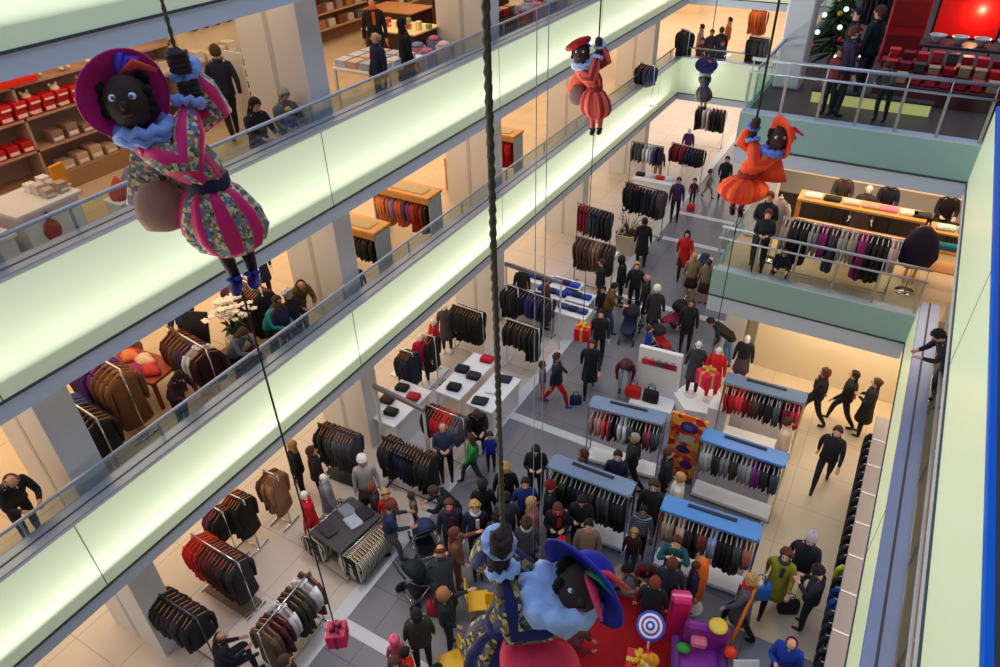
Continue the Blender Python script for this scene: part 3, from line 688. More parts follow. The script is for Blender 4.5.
def stroller(px, py, ang, label, c=(40,48,70), c2=(28,30,38), z=0.0, s=1.0, baby=True):
    p = at(px, py, z); t = thing('stroller', label, 'pram', (p.x, p.y, z), ang, None, s)
    fr = MB(); fr.tube([(-.24,.42,1.02),(-.24,.2,.65),(-.22,-.38,.16)], .014, 6); fr.tube([(.24,.42,1.02),(.24,.2,.65),(.22,-.38,.16)], .014, 6)
    fr.tube([(-.24,-.02,.42),(-.26,.34,.13)], .014, 6); fr.tube([(.24,-.02,.42),(.26,.34,.13)], .014, 6); fr.tube([(-.26,.34,.13),(.26,.34,.13)], .012, 6); fr.build('frame', chrome, t)
    MB().tube([(-.24,.42,1.02),(0,.45,1.05),(.24,.42,1.02)], .02, 8).build('handle', blackm, t)
    for x, y, r in ((-.28,.34,.12),(.28,.34,.12),(-.2,-.38,.09),(.2,-.38,.09)):
        w = MB(); w.lathe((x,y,r), [(r*.6,-.02),(r,-.02),(r,.02),(r*.6,.02)], 18, rot=Matrix.Rotation(PI/2,3,'Y')); w.lathe((x,y,r), [(r*.2,-.015),(r*.62,-.006),(r*.62,.006),(r*.2,.015)], 10, rot=Matrix.Rotation(PI/2,3,'Y')); w.build('wheel', blackm, t)
    st = MB(); st.rings([[(w*math.cos(2*PI*k/12), y+.0+.06*math.sin(2*PI*k/12), z+.05*math.sin(2*PI*k/12)) for k in range(12)] for y, z, w in ((-.34,.38,.12),(-.2,.40,.18),(0,.44,.2),(.14,.6,.19),(.22,.82,.15))]); st.build('seat', cl(c), t)
    cn = MB(); rg = []
    for i in range(6):
        a = math.radians(10+i*24); rg.append([(.24*math.cos(PI*k/9), .16-.34*math.cos(a)*math.sin(PI*k/9)*.8+.02, .72+.30*math.sin(a)*math.sin(PI*k/9)+.0) for k in range(10)])
    vs = [q for r in rg for q in r]; fs = [(i*10+k, i*10+k+1, (i+1)*10+k+1, (i+1)*10+k) for i in range(5) for k in range(9)]
    cn.add(vs, fs); o = cn.build('canopy', cl(c2), t); m = o.modifiers.new('t', 'SOLIDIFY'); m.thickness = .012
    bk = MB(); bk.box((0,.1,.22), (.36,.36,.14), bev=.03); bk.build('basket', cl((36,36,42)), t)
    return t
def chair(pos, ang, label, c=(220,170,30), name='folding_chair', s=1.0, group=None):
    t = thing(name, label, 'chair', pos, ang, group, s); m = M(c, .45, var=.04)
    MB().box((0,0,.43), (.42,.40,.035), bev=.012).build('seat', m, t); MB().box((0,.2,.74), (.42,.03,.30), bev=.012, rot=Matrix.Rotation(-.16,3,'X')).build('backrest', m, t)
    for x in (-.18,.18):
        MB().tube([(x,-.2,0),(x,-.16,.42)], .014, 6).build('leg', m, t); MB().tube([(x,.22,0),(x,.17,.42),(x,.21,.72)], .014, 6).build('leg', m, t)
    return t
# ---------------------------------------------------------------- cloth dolls in page costumes climbing the ropes
feltskin = M((58,36,30), .8, var=.1); ropem = M((96,84,58), .9, var=.3, scale=60, bump=.4); thinrope = M((46,44,38), .9)
def rope(name, label, x, y, z0, z1, r, m=ropem, twist=True):
    mb = MB(); 
    if twist:
        for q in range(3):
            pts = []; N = int((z1-z0)/.07)
            for i in range(N+1):
                z = z0+(z1-z0)*i/N; a = q*2*PI/3+ (z-z0)/(r*9)*2*PI
                pts.append((x+r*.5*math.cos(a), y+r*.5*math.sin(a), z))
            mb.tube(pts, r*.62, 5)
    else: mb.tube([(x,y,z0),(x,y,(z0+z1)/2),(x,y,z1)], r, 6)
    o = mb.build(name, m); return tag(o, label, 'rope' if 'wire' not in name else 'wire')
def mixstripe(n, a, b): return lambda i, k: 0 if (k*a//n) % 2 else 1
def doll(label, pos, rz, s, mir, suit, stripe, collar, hat, hatkind, shoe, stock, sash, feathers, cape=None, face=True, legx=.04, squat=0.0, headx=-.30, torsom=None, sack=None, headup=0.0, hattop=(-.45,.85,.05), hatr=1.0, ruffx=.86, ruffs=1.0, fp=-.22):
    """rope runs up local x=0,y=0; the head leans to -x (mir=-1: to +x); -y is the front; z=0 at the feet"""
    t = thing('costumed_doll', label, 'doll', pos, rz, None, s)
    X = lambda x: x*mir
    def P(x, y, z): return Vector((X(x), y, z))
    s1 = suit; s2 = stripe
    q = squat
    hd = P(headx, -.12, 1.60-q*.3+headup)
    # body: head, neck, hands, torso core and stockinged legs as one skin
    mb = MB()
    mb.ell(hd, (.155,.165,.19), 18, 12, 0)
    mb.tube([hd-Vector((0,0,.12)), P(headx*.8,-.08,1.36-q*.3), P(headx*.5,-.06,1.05-q*.3), P(0,-.05,.86-q*.3)], [.06,.07,.10,.11], 10)
    H1 = P(.0,-.03,1.82-q*.3); H2 = P(.02,-.02,1.62-q*.3)
    for h in (H1, H2):
        mb.ell(h, (.075,.085,.085), 12, 8, 0)
        for k in range(4):
            a = -1.2+k*.1; z = h.z+.055-k*.035
            mb.tube([h+P(-.05,-.03,.05-k*.036), h+P(.0,-.10,.052-k*.036), h+P(.065,-.06,.052-k*.036), h+P(.07,.02,.05-k*.036)], [.022,.024,.022,.014], 6)
        mb.tube([h+P(-.05,-.02,.02), h+P(-.04,.06,.05), h+P(.02,.07,.06)], [.024,.022,.014], 6)
    kx = legx
    for sx in (-1, 1):
        mb.tube([P(kx+sx*.09,-.02,.50), P(kx+sx*.085,-.03+.02*sx,.28), P(kx+.02+sx*.07,-.04+.03*sx,.07)], [.075,.062,.045], 10, 1)
    bd = mb.build('body', [feltskin, M(stock, .7)], t)
    for sx in (-1, 1):   # shoes with bows
        m = MB(); c = P(kx+.02+sx*.07, -.04+.03*sx, .05)
        m.rings([[c+Vector((X(w*math.cos(2*PI*k/12)*.9), y+.0, z+h*math.sin(2*PI*k/12))) for k in range(12)] for y, z, w, h in ((.07,.0,.03,.03),(.04,.0,.055,.05),(-.04,-.005,.06,.05),(-.13,-.02,.062,.036),(-.21,-.025,.04,.022),(-.235,-.02,.01,.01))])
        sh = m.build('shoe', M(shoe, .4), t)
        m = MB(); 
        for b in (-1, 1): m.ell(c+Vector((b*.035,-.09,.05)), (.035,.02,.022), 8, 6)
        m.build('bow', M([min(255, v*1.5+20) for v in shoe], .5), sh)
    # face
    if face:
        fd = Vector((X(-.15), -1, .05)).normalized() if hatkind != 'back' else None
    m = MB(); RF = Matrix.Rotation(fp, 3, 'X')
    for sx in (-1, 1):
        m = MB(); m.ell(hd+RF@Vector((sx*.058,-.138,.035)), (.032,.022,.027), 10, 6, 0, rot=RF); m.ell(hd+RF@Vector((sx*.058,-.157,.035)), (.014,.008,.015), 8, 5, 1, rot=RF)
        m.build('eye', [eyew, M((40,90,150), .3, var=0)], t)
    m = MB(); m.ell(hd+RF@Vector((0,-.165,-.02)), (.028,.03,.035), 8, 6, rot=RF); m.ell(hd+RF@Vector((0,-.15,-.085)), (.04,.012,.010), 8, 5, 1, rot=RF); m.build('nose_and_mouth', [feltskin, M((110,52,44), .6, var=0)], t)
    # curly hair under the hat
    m = MB(); rnd = random.Random(int(s*100))
    for k in range(60):
        a = rnd.uniform(.1*PI, .9*PI) if rnd.random() < .8 else rnd.choice((0, PI))+rnd.uniform(-.25,.25)
        zz = rnd.uniform(-.10,.14); m.ell(hd+Vector((math.cos(a)*.15, math.sin(a)*.16, zz)), rnd.uniform(.03,.05), 6, 4)
    m.build('curly_hair', M((18,14,14), .9), t)
    # ruff
    m = MB(); c = P(headx*ruffx, -.09-.10*(ruffs-1), 1.39+.25*(ruffs-1)-q*.3+headup*.6)
    for lay in range(2):
        rg = []
        for r, z in ((.10*ruffs,.02),(.17*ruffs,.055*ruffs),(.235*ruffs,.01),(.17*ruffs,-.045*ruffs),(.10*ruffs,-.02)):
            rg.append([c+Vector((r*math.cos(2*PI*k/40), r*.9*math.sin(2*PI*k/40), z-.05*lay+(.022*math.sin(10*2*PI*k/40+lay*1.5))*(r/.2)-.12*r*mir*math.cos(2*PI*k/40)*0)) for k in range(40)])
        m.rings(rg)
    m.build('ruffled_collar', M(collar, .8, var=.06), t)
    # torso: puffed doublet with stripes
    def lobes(c0, c1, prof, n, amp, cnt, smi, tilt=None):
        m = MB(); c0 = Vector(c0); c1 = Vector(c1); d = (c1-c0); rg = []
        for f, r, rr in prof:
            c = c0+d*f; rg.append([c+Vector((r*(1+amp*math.cos(cnt*2*PI*k/n))*math.cos(2*PI*k/n), rr*(1+amp*math.cos(cnt*2*PI*k/n))*math.sin(2*PI*k/n), 0)) for k in range(n)])
        m.rings(rg, 0, True, smi); return m
    n = 48; st = lambda i, k: (k*16//n) % 2
    tm = torsom or [s1, s2]
    dr = [(0,.10,.09),(.12,.19,.15),(.35,.24,.19),(.6,.235,.19),(.85,.18,.16),(1,.14,.13)]
    lobes(P(headx*.8,-.07,1.36-q*.3), P(-.02,-.06,.94-q*.3), dr, n, .05, 8, st).build('doublet', tm, t)
    # sleeves: two puffs reaching to the rope, with lace cuffs
    for j, (h, sh0, el) in enumerate(((H1, P(headx*.35,.10,1.32-q*.3), P(.15,.14,1.42-q*.3)), (H2, P(headx*.9,-.20,1.26-q*.3), P(-.08,-.26,1.16-q*.3)))):
        w = h+(el-h).normalized()*.10
        m = MB(); pts = [sh0, sh0.lerp(el,.5), el, el.lerp(w,.5), w]
        m.tube(pts, [.08,.135,.12,.115,.055], 16, 0, smis=lambda i, k: (k//2) % 2); sl = m.build('sleeve', [s1, s2], t)
        m = MB(); dd = (h-el).normalized(); a = dd.orthogonal().normalized(); b = dd.cross(a); rg = []
        for r, o_ in ((.045,-.03),(.11,-.02),(.125,.02),(.05,.03)):
            rg.append([w+dd*(o_+.015*math.sin(8*2*PI*k/32))+a*(r*math.cos(2*PI*k/32))+b*(r*math.sin(2*PI*k/32)) for k in range(32)])
        m.rings(rg); m.build('lace_cuff', M(collar, .8), sl)
    # sash
    m = MB(); m.rings([[P(-.02+.0,-.06,.93-q*.3)+Vector((r*math.cos(2*PI*k/20), r*.9*math.sin(2*PI*k/20), z+.012*math.sin(3*2*PI*k/20))) for k in range(20)] for r, z in ((.13,.06),(.165,.04),(.17,-.02),(.15,-.07))], caps=False); m.build('sash', M(sash, .7), t)
    # pantaloons
    if q > 0:
        pr = [(0,.13,.12),(.10,.26,.22),(.35,.40,.33),(.65,.41,.33),(.88,.28,.24),(1,.12,.11)]
        lobes(P(-.02,-.06,.88-q*.3), P(kx,-.05,.24-q*.06), pr, n, .06, 12, st).build('pantaloons', [s1, s2], t)
    else:
        pr = [(0,.13,.12),(.12,.22,.19),(.38,.30,.24),(.66,.32,.25),(.88,.26,.2),(1,.15,.13)]
        lobes(P(-.02,-.06,.90), P(kx,-.04,.30), pr, n, .06, 12, st).build('pantaloons', [s1, s2], t)
    # hat
    hatm = M(hat, .75, var=.08, scale=5)
    if hatkind == 'brim':
        n_ = Vector((X(hattop[0]), hattop[1], hattop[2])).normalized(); tilt = n_.to_track_quat('Z', 'Y').to_matrix(); c_ = hd+n_*.09+Vector((0,0,.03))
        m = MB(); m.lathe(c_, [(r_*hatr, z_) for r_, z_ in ((.12,.0),(.20,.0),(.30,-.02),(.355,-.05),(.365,-.06),(.36,-.075),(.30,-.045),(.20,-.02),(.12,-.02))], 40, rot=tilt, wob=.02, wn=3)
        m.ell(c_+n_*.02, (.175*hatr,.175*hatr,.15), 20, 10, 0, rot=tilt, hi=.5); ht = m.build('hat', hatm, t)
    elif hatkind == 'beret':
        tilt = Matrix.Rotation(X(-1)*.5, 3, 'Y') @ Matrix.Rotation(-.25, 3, 'X')
        m = MB(); m.lathe(hd+Vector((X(-.03), .05, .10)), [(.13,-.03),(.16,0),(.24,.03),(.27,.075),(.23,.13),(.12,.16),(.02,.155)], 36, rot=tilt, wob=.05, wn=9); ht = m.build('hat', hatm, t)
    elif hatkind == 'back':
        tilt = Matrix.Rotation(.5, 3, 'X')
        m = MB(); m.lathe(hd+Vector((0,-.03,.14)), [(.02,.03),(.2,.03),(.42,.0),(.43,-.02),(.2,-.01),(.02,-.01)], 36, rot=tilt); m.ell(hd+Vector((0,-.02,.18)), (.19,.19,.09), 18, 8, rot=tilt)
        ht = m.build('hat', hatm, t)
    m = MB()
    for i, (dx, dy, dz, c) in enumerate(feathers):
        b = hd+Vector((X(-.02), .02, .16)); e = b+Vector((X(dx), dy, dz)); mid = b.lerp(e,.5)+Vector((0,0,.07))
        m.tube([b, mid, e], [.02,.055,.02], 8, i, flatx=.45)
    if feathers: m.build('feather', [M(f[3], .8) for f in feathers], ht)
    if cape:
        m = MB(); rg = []
        for f, w, y in ((0,.12,.08),(.3,.2,.14),(.7,.26,.18),(1,.30,.18)):
            z = 1.34-q*.3-f*.62; cxx = headx*.8-.10*f
            rg.append([P(cxx+w*math.cos(u), y+.05*math.sin(u)+.02*math.sin(3*u+f*4), z) for u in [2*PI*k/20 for k in range(20)]])
        m.rings(rg); m.build('cape', cape, t)
    if sack:
        m = MB(); m.rings([[P(headx-.04+w*math.cos(u)*(1+.06*math.sin(4*u)), .04+w*.6*math.sin(u), z) for u in [2*PI*k/16 for k in range(16)]] for z, w in ((.52,.05),(.56,.16),(.68,.2),(.82,.18),(.92,.10))]); o = m.build('sack', sack, t)
    return t
# ---------------------------------------------------------------- ground floor: racks, tables, displays
blue_sheen_top = M((70,130,205), .22, var=.03, spec=.7); grey_sheen_top = M((120,138,168), .25, var=.03, spec=.7)  # blue skylight reflection painted into the metal shelf tops
K = (30,30,34); N = (34,42,72); GR = (74,78,88); BG = (112,24,36); RD = (190,26,34); BR = (86,62,48); PU = (110,30,96); TN = (176,140,108); WH = (206,206,214); GY = (132,132,140)
steeld = M((90,92,98), .3, metal=.8, var=0)
rack((318,423), (355,436), 'black metal rail of charcoal coats beside the pier under the first floor band', 'on the black rail left of the ground floor pier', [('coat',K),('coat',GR),('coat',(60,62,70))], 12, frame=blackm, base=blackm, seed=1)
rack((382,436), (433,457), 'long black rail of dark navy trousers and skirts right of the ground floor pier', 'on the black rail right of the ground floor pier', [('coat',K),('trousers',N),('trousers',K),('coat',K)], 16, frame=blackm, seed=2)
rack((425,404), (463,419), 'pale rail of red and grey flecked tops behind the man in the blue jacket', 'on the rail behind the man in the blue jacket', [('shirt',K),('shirt',RD),('shirt',(206,40,44)),('shirt',(80,82,92))], 12, seed=3)
rack((452,303), (482,313), 'white rail of black coats on wooden hangers against the far pier', 'on wooden hangers on the white rail by the wall', [('coat',K),('coat',(24,24,28))], 11, frame=whitef, seed=4)
rack((506,318), (539,329), 'white rail of black leather jackets beside the thick rope', 'on the white rail beside the thick rope', [('jacket',K),('jacket',(40,36,36)),('coat',K)], 10, frame=whitef, seed=5)
rack((191,534), (238,563), 'rail of burgundy and black coats with a red one at its left end', 'on the rail below the camel coat', [('coat',RD),('coat',BG),('coat',(70,20,30)),('coat',K)], 14, frame=chrome, base=M((120,100,86)), seed=6)
rack((258,633), (310,571), 'chrome rail of mixed coats standing nearest the hanging pink gift', 'on the rail left of the pink gift', [('coat',(104,80,60)),('coat',(70,26,40)),('shirt',WH),('coat',K),('coat',(50,50,40)),('shirt',WH),('coat',(70,34,44))], 12, frame=chrome, seed=7)
rack((152,590), (196,618), 'double steel rail of black clothes close to the lower left pier', 'on the double steel rail at the lower left', [('jacket',K),('jacket',(48,34,44)),('jacket',K)], 10, frame=steeld, seed=8, h=1.45)
rack((400,349), (412,353), 'short white loop rail of black trousers behind the pink mannequin', 'on the short rail behind the mannequin in pink', [('coat',K),('coat',N)], 6, frame=whitef, seed=9)
rack((421,333), (434,337), 'short rail with a camel coat by the lit wall', 'on the short rail by the lit wall', [('coat',(196,150,106)),('coat',K)], 4, frame=whitef, seed=10)
rack((226,492), (243,500), 'short rail of black and red coats under the band, left of the camel coat', 'on the short rail left of the camel coat', [('coat',(140,26,34)),('coat',K),('coat',K)], 6, frame=chrome, seed=11)
rack((263,470), (277,476), 'short rail holding the camel coats below the lit band', 'on the short rail with the camel coats', [('coat',BR),('coat',(190,146,112)),('coat',(186,142,108))], 5, frame=chrome, seed=12)
rack((210,505), (222,512), 'short rail of black tops with a purple sleeve under the band', 'on the short rail with the purple edge', [('jacket',PU),('jacket',K)], 4, frame=chrome, seed=13)
rack((576,236), (614,246), 'dark rail of brown fur coats near the far planter', 'on the rail of furs near the planter', [('coat',(92,60,50)),('coat',(130,96,80)),('coat',(60,44,44))], 10, frame=steeld, seed=14, h=1.7)
rack((578,203), (612,213), 'grey rail of blue green and black trousers below the far band', 'on the grey rail below the far band', [('trousers',(120,30,50)),('trousers',(30,70,80)),('coat',K)], 10, frame=steeld, seed=15, h=1.7)
rack((626,182), (666,192), 'big black rail of black dresses beside the purple coated shopper', 'on the big black rail beside the purple coat', [('coat',K),('dress',K),('dress',(50,50,66)),('coat',(70,66,70))], 12, frame=blackm, seed=16, h=1.8)
rack((632,141), (664,147), 'far rail of pale and navy tops behind the white mannequin', 'on the far rail behind the mannequin', [('shirt',GR),('shirt',WH),('shirt',N)], 8, frame=steeld, seed=17, h=1.8)
rack((672,142), (705,150), 'far steel rail of wine red and navy coats', 'on the far rail of wine red coats', [('jacket',BG),('jacket',(130,20,40)),('jacket',N),('jacket',K)], 10, frame=chrome, seed=18, h=1.8)
rack((697,105), (727,110), 'rail of black and white coats under the back end band', 'on the rail under the back end band', [('coat',K),('coat',WH),('coat',K),('coat',K)], 8, frame=chrome, seed=19, h=1.8)
rack((518,288), (552,300), 'low rail of blue jeans fronting the white denim shelves', 'on the low rail in front of the denim shelves', [('jacket',K),('jacket',(34,44,110)),('jacket',(30,40,90)),('jacket',K)], 10, frame=chrome, seed=20, h=1.35)
rack((505,283), (518,288), 'short rail of black tops by the edge of the far pier', 'on the short rail at the edge of the far pier', [('coat',K)], 4, frame=whitef, seed=21)
# units in rows, the skylight's blue painted into their tops
gondola((588,406), (664,425), 'rack with a dark grey to blue top and pale blouses, left of the orange poster', 'on the blue topped rack left of the orange poster', [('shirt',(200,150,140)),('shirt',(190,60,70)),('shirt',K),('shirt',WH),('shirt',GR),('shirt',K),('shirt',(150,60,90)),('shirt',GR)], 17, top=grey_sheen_top, seed=31)
gondola((724,382), (806,404), 'grey blue topped rack of red and burgundy tops, farthest right of the four', 'on the grey blue topped rack of red tops', [('shirt',RD),('shirt',(200,50,50)),('shirt',BG),('shirt',(70,60,44)),('shirt',K),('shirt',GR),('shirt',BG),('shirt',(170,40,60))], 18, top=grey_sheen_top, seed=32)
gondola((700,439), (786,467), 'blue topped rack of grey black and purple tops right of the orange poster', 'on the blue topped rack right of the orange poster', [('shirt',(150,150,156)),('shirt',K),('shirt',GY),('shirt',(60,48,44)),('shirt',GY),('shirt',(120,40,130)),('shirt',K),('shirt',(56,60,76))], 18, top=blue_sheen_top, seed=33)
gondola((660,509), (760,542), 'brightest blue topped rack, nearest the woman taking a photo', 'on the bright blue topped rack behind the woman taking a photo', [('shirt',(150,130,120)),('shirt',(190,160,150)),('coat',(40,28,32)),('shirt',(120,60,60)),('shirt',(130,150,190)),('coat',K),('coat',GR),('shirt',(150,90,80))], 19, top=blue_sheen_top, seed=34)
gondola((546,466), (630,497), 'rack with a grey top ending in blue amid the crowd', 'on the rack amid the crowd', [('coat',(50,60,40)),('coat',K),('coat',(60,40,52)),('coat',GR),('coat',K)], 16, top=grey_sheen_top, seed=35)
# low walls of clothes along the right side
t = thing('wall_shelving', 'white wall shelving with ribbed tops running under the right hand band', 'shelving', (1.62, 8.6, 0))
y0 = -5.4
for k in range(13):
    y = y0+k*.82
    MB().box((0, y+.4, 1.57), (.86,.785,.05), bev=.006).build('top_panel', M((150,138,132), .35, var=.04), t)
    MB().box((0, y, 1.592), (.84,.03,.016)).build('joint_glint', M((236,222,206), .4, var=0), t)  # pale strip paints the bright reflection along each gap
    MB().box((0, y+.0, .8), (.80,.03,1.55)).build('side_panel', whitef, t)
    MB().box((.08, y+.4, .5), (.6,.76,.03)).build('shelf', whitef, t)
MB().tube([(-.24,-5.4,1.42),(-.24,5.2,1.42)], .014, 6).build('rail', chrome, t)
rnd = random.Random(4)
pal = [K, K, (24,24,34), (40,40,44), (180,40,40), (30,50,120), (190,200,60), K, (70,60,64), K]
cs = [pal[min(9, int(abs(rnd.gauss(0, 4))))] for _ in range(40)]
for i in range(40):
    y = 3.6+i*.255; c = [(176,60,40),(150,30,30),K][i % 3] if y < 6.6 else ((196,210,60) if i == 24 else ((40,70,150) if i in (21,22) else (K, (34,34,46), (52,48,50))[i % 3]))
    hang('jacket', (1.38, y, 1.40), 0, c, '%s jacket hung on the white shelving along the right side' % colname(c), 'jackets on the right side shelving', hanger_c, .9)
# jeans shelves
for k, (px, py, c1) in enumerate(((538,278,(40,60,180)), (552,292,(40,60,170)), (530,296,(50,60,80)), (566,284,(60,80,200)), (577,296,(40,60,160)), (573,310,(50,66,120)))):
    p = at(px, py, .85); table(p, (1.0,.62), -.35*0, ['white block table with blue jumpers in the back row of the denim corner','white block table in the front middle of the denim corner','white block table with dark jeans at the left of the denim corner','white block table with a red scarf in the denim corner','white block table at the right edge of the denim corner','white block table nearest the aisle in the denim corner'][k], h=.85)
    for j in range(3):
        folded((p.x-.3+.3*j, p.y, .852), 0, c1 if j != 1 else (34,40,70), '%s folded jumper on a white table in the denim corner' % colname(c1 if j != 1 else (34,40,70)), 'folded jumpers in the denim corner', .85, 2)
# folded goods tables
T1 = at(467,375,.85); table(T1, (.72,1.8), -.02, 'long white table with a red jumper and dark folded clothes', h=.85, style='legs')
for dx, dy, c, nm in ((.15,.75,(200,24,40),'bright red jumper folded at the far end of the long white table'), (-.2,.1,K,'black bag like bundle on the middle left of the long white table'), (.2,.0,(50,46,52),'charcoal top folded on the middle right of the long white table'), (-.0,-.6,(36,32,36),'dark top folded at the near end of the long white table')):
    folded((T1.x+dx, T1.y+dy, .852), .1, c, nm, None, 1.0, 2)
T2 = at(494,391,.8); table(T2, (.74,1.45), -.02, 'white display table with navy and pale folded clothes by the thick rope', h=.8)
for dx, dy, c, nm in ((.0,.5,(36,38,62),'navy coat folded at the far end of the table by the rope'), (.0,.0,(232,232,236),'white shirt folded on the middle of the table by the rope'), (-.1,-.5,(40,42,56),'dark navy trousers folded at the near end of the table by the rope')):
    folded((T2.x+dx, T2.y+dy, .802), .2, c, nm, None, 1.15, 1)
T3 = at(398,402,.85); table(T3, (.95,1.5), -.02, 'white block table of dark folded clothes beside the ground floor pier', h=.85)
for dx, dy, c, nm in ((-.2,.45,K,'black jumper folded at the far left of the table by the pier'), (.25,.3,(180,30,44),'red jumper folded at the right of the table by the pier'), (-.25,-.1,(60,42,40),'brown bundle folded on the left of the table by the pier'), (.1,-.4,(44,36,36),'dark brown jumper folded nearest on the table by the pier')):
    folded((T3.x+dx, T3.y+dy, .852), .1, c, nm, None, .95, 2)
tag(MB().box((0,0,.02),(1.3,1.0,.04),bev=.01).build('bag_display', whitef, None, (at(420,372).x,at(420,372).y,0)), 'low white plinth under the two mannequins in pink and red', 'plinth')
b0 = at(445,383,.35); bag('handbag', 'black handbag standing beside the long white table', (b0.x, b0.y, 0), (34,28,28), .4, 1.0)
# zebra garment table
p = at(346,523,.95)
t = thing('display_rack', 'square low unit of striped garments with dark tops folded over it', 'clothes rack', (p.x, p.y, 0), -.12)
MB().box((0,0,.9), (.86,1.14,.05), bev=.01).build('top_board', M((60,54,62), .5), t)
for sx in (-1,1):
    for sy in (-1,1): MB().box((sx*.42, sy*.56, .45), (.03,.03,.9)).build('post', chrome, t)
    MB().tube([(sx*.48,-.56,.88),(sx*.48,.56,.88)], .014, 6).build('rail', chrome, t)
MB().box((0,0,.12), (.9,1.14,.05)).build('base_board', M((186,170,150), .5), t)
zeb = banded((30,26,28), (214,204,186), 9, 'Y')
for i in range(15):
    y = p.y-.52+i*.075
    for sx in (-1, 1):
        if sx < 0 and i % 2: continue
        gt = hang('shirt', (p.x+sx*.48+.01, y, .86), 0, (40,40,40), 'black and cream striped garment hanging round the square low unit', 'striped garments on the square low unit', hanger_w, .95); gt.children[0].material_slots[0].material = zeb
for dx, dy, c, nm in ((-.18,.25,(120,126,140),'grey striped top spread at the back of the square low unit'), (.1,.1,(160,166,180),'pale grey top folded on the middle of the square low unit'), (.15,.38,(40,34,40),'black framed top at the far corner of the square low unit'), (-.2,-.3,(52,48,60),'dark top spread at the near end of the square low unit')):
    folded((p.x+dx, p.y+dy, .926), -.3, c, nm, None, 1.1, 1)
# mannequins
mannequin(425,384, 'cam', 'mannequin in a hot pink jumper and black trousers on the white plinth', 'jacket', (190,14,70), K)
mannequin(437,368, 'right', 'mannequin in a layered crimson jacket behind the pink one', 'puffer', (180,16,40), (210,190,170))
mannequin(448,352, 'cam', 'mannequin in a grey overcoat in front of the lit wall', 'coat', (70,66,74), K)
mannequin(522,312, 'cam', 'mannequin in an olive black jacket and black trousers by the far pier', 'jacket', (40,44,34), K)
mannequin(656,186, 'cam', 'white mannequin in a burgundy top between the far racks', 'sweater', (90,22,50), (190,130,110))
mannequin(335,528, 'right', 'mannequin in a grey blazer with a black cape beside the striped garments', 'coat', (120,122,134), K)
mannequin(318,545, 'left', 'mannequin in a long scarlet coat touching the thin rope', 'coat', (190,14,24), (120,20,30))
mannequin(688,416, 'away', 'mannequin in a charcoal cape on the white hexagon plinth', 'coat', (56,58,64), (70,20,30), h=1.6)
mannequin(702,412, 'cam', 'mannequin in a long scarlet dress on the white hexagon plinth', 'coat', (214,24,24), (210,24,24), h=1.6)
mannequin(737,385, 'cam', 'mannequin in a black top and grey tweed skirt with hands on hips', 'sweater', K, (90,24,50), h=1.6, skirt=(78,66,82))
mannequin(685,165, 'cam', 'far mannequin in a purple top near the back end band', 'sweater', (90,40,110), TN, h=1.6)
# hexagon plinth, wall display, poster
p = at(692,392,.75)
t = thing('hexagon_plinth', 'white hexagonal plinth carrying two mannequins beside the hanging pink gift', 'plinth', (p.x+.2, p.y+.1, 0), .2)
MB().prism([(.62*math.cos(PI/3*k), .62*math.sin(PI/3*k)) for k in range(6)], 0, .55).build('block', whitef, t)
MB().prism([(.64*math.cos(PI/3*k), .64*math.sin(PI/3*k)) for k in range(6)], .55, .58).build('top_board', M((240,240,242), .3), t)
for o in [o for o in COL.objects if o.get('category') == 'mannequin' and 'hexagon' in o['label']]:
    o.location.z += .58; o.location.x = p.x+.2 + (.22 if 'dress' in o['label'] else -.25); o.location.y = p.y+.1
p = at(717,402,.8); t = thing('counter', 'narrow white counter right of the hexagonal plinth', 'counter', (p.x+.1, p.y, 0)); MB().box((0,0,.4), (.45,.6,.8), bev=.01).build('block', whitef, t); MB().box((0,0,.815), (.48,.64,.03), bev=.005).build('top_board', whitef, t)
a = at(636,398); b = at(673,408); c = (a+b)/2; ang = math.atan2((b-a).y, (b-a).x)
t = thing('freestanding_display', 'white display wall with pictures of red bags and a shelf below', 'display wall', (c.x, c.y, 0), ang); L = (b-a).length+.1
MB().box((0,0,.85), (L,.12,1.7), bev=.01).build('panel', whitef, t); MB().box((0,-.32,.16), (L,.55,.32), bev=.01).build('base_shelf', whitef, t)
for k, cc in enumerate(((216,40,50),(190,20,50),(60,80,90),(130,20,40),(150,30,50))):
    x = -L/2+.2+k*(L-.4)/4; m = MB(); m.box((x,-.075,1.3), (.2,.03,.16), bev=.01); m.tube([(x-.06,-.09,1.38),(x,-.09,1.46),(x+.06,-.09,1.38)], .01, 6); m.build('bag_picture', M(cc, .5), t)
R = Matrix.Rotation(ang, 3, 'Z')
for dx, cc, lb in ((-.5,(206,24,30),'bright red bag on the shelf of the white display wall'), (-.05,(20,18,20),'black bag on the shelf of the white display wall')):
    q = c+R@Vector((dx,-.34,0)); bag('handbag', lb, (q.x,q.y,.325), cc, ang, 1.15)
a = at(671,495); b = at(694,500); c = (a+b)/2; ang = math.atan2((b-a).y,(b-a).x)
t = thing('poster_stand', 'tall orange poster panel with purple figures between two blue topped racks', 'poster', (at(680,476).x, at(680,476).y, 0), 0)
MB().box((0,0,.95), (.78,.05,1.75), bev=.005).build('board', patterned([(232,96,30),(236,110,36),(190,30,36),(246,170,60)], 7, .5, 'printed_poster'), t)
MB().box((0,.0,.02), (.8,.34,.03), bev=.005).build('foot', steeld, t)
rnd = random.Random(9)
for c_, r_ in (((.02,-.028,1.52),(.20,.012,.17)),((-.05,-.028,.86),(.14,.012,.12)),((.08,-.028,.42),(.15,.012,.13))): MB().ell(c_, r_, 14, 6, 0).build('printed_figure', M((80,30,110)), t)
MB().ell((0,-.034,1.52), (.11,.012,.08), 12, 6, 0).build('printed_emblem', M((60,90,170)), t); MB().box((0,-.03,1.18), (.34,.01,.22)).build('printed_panel', M((200,186,170)), t)
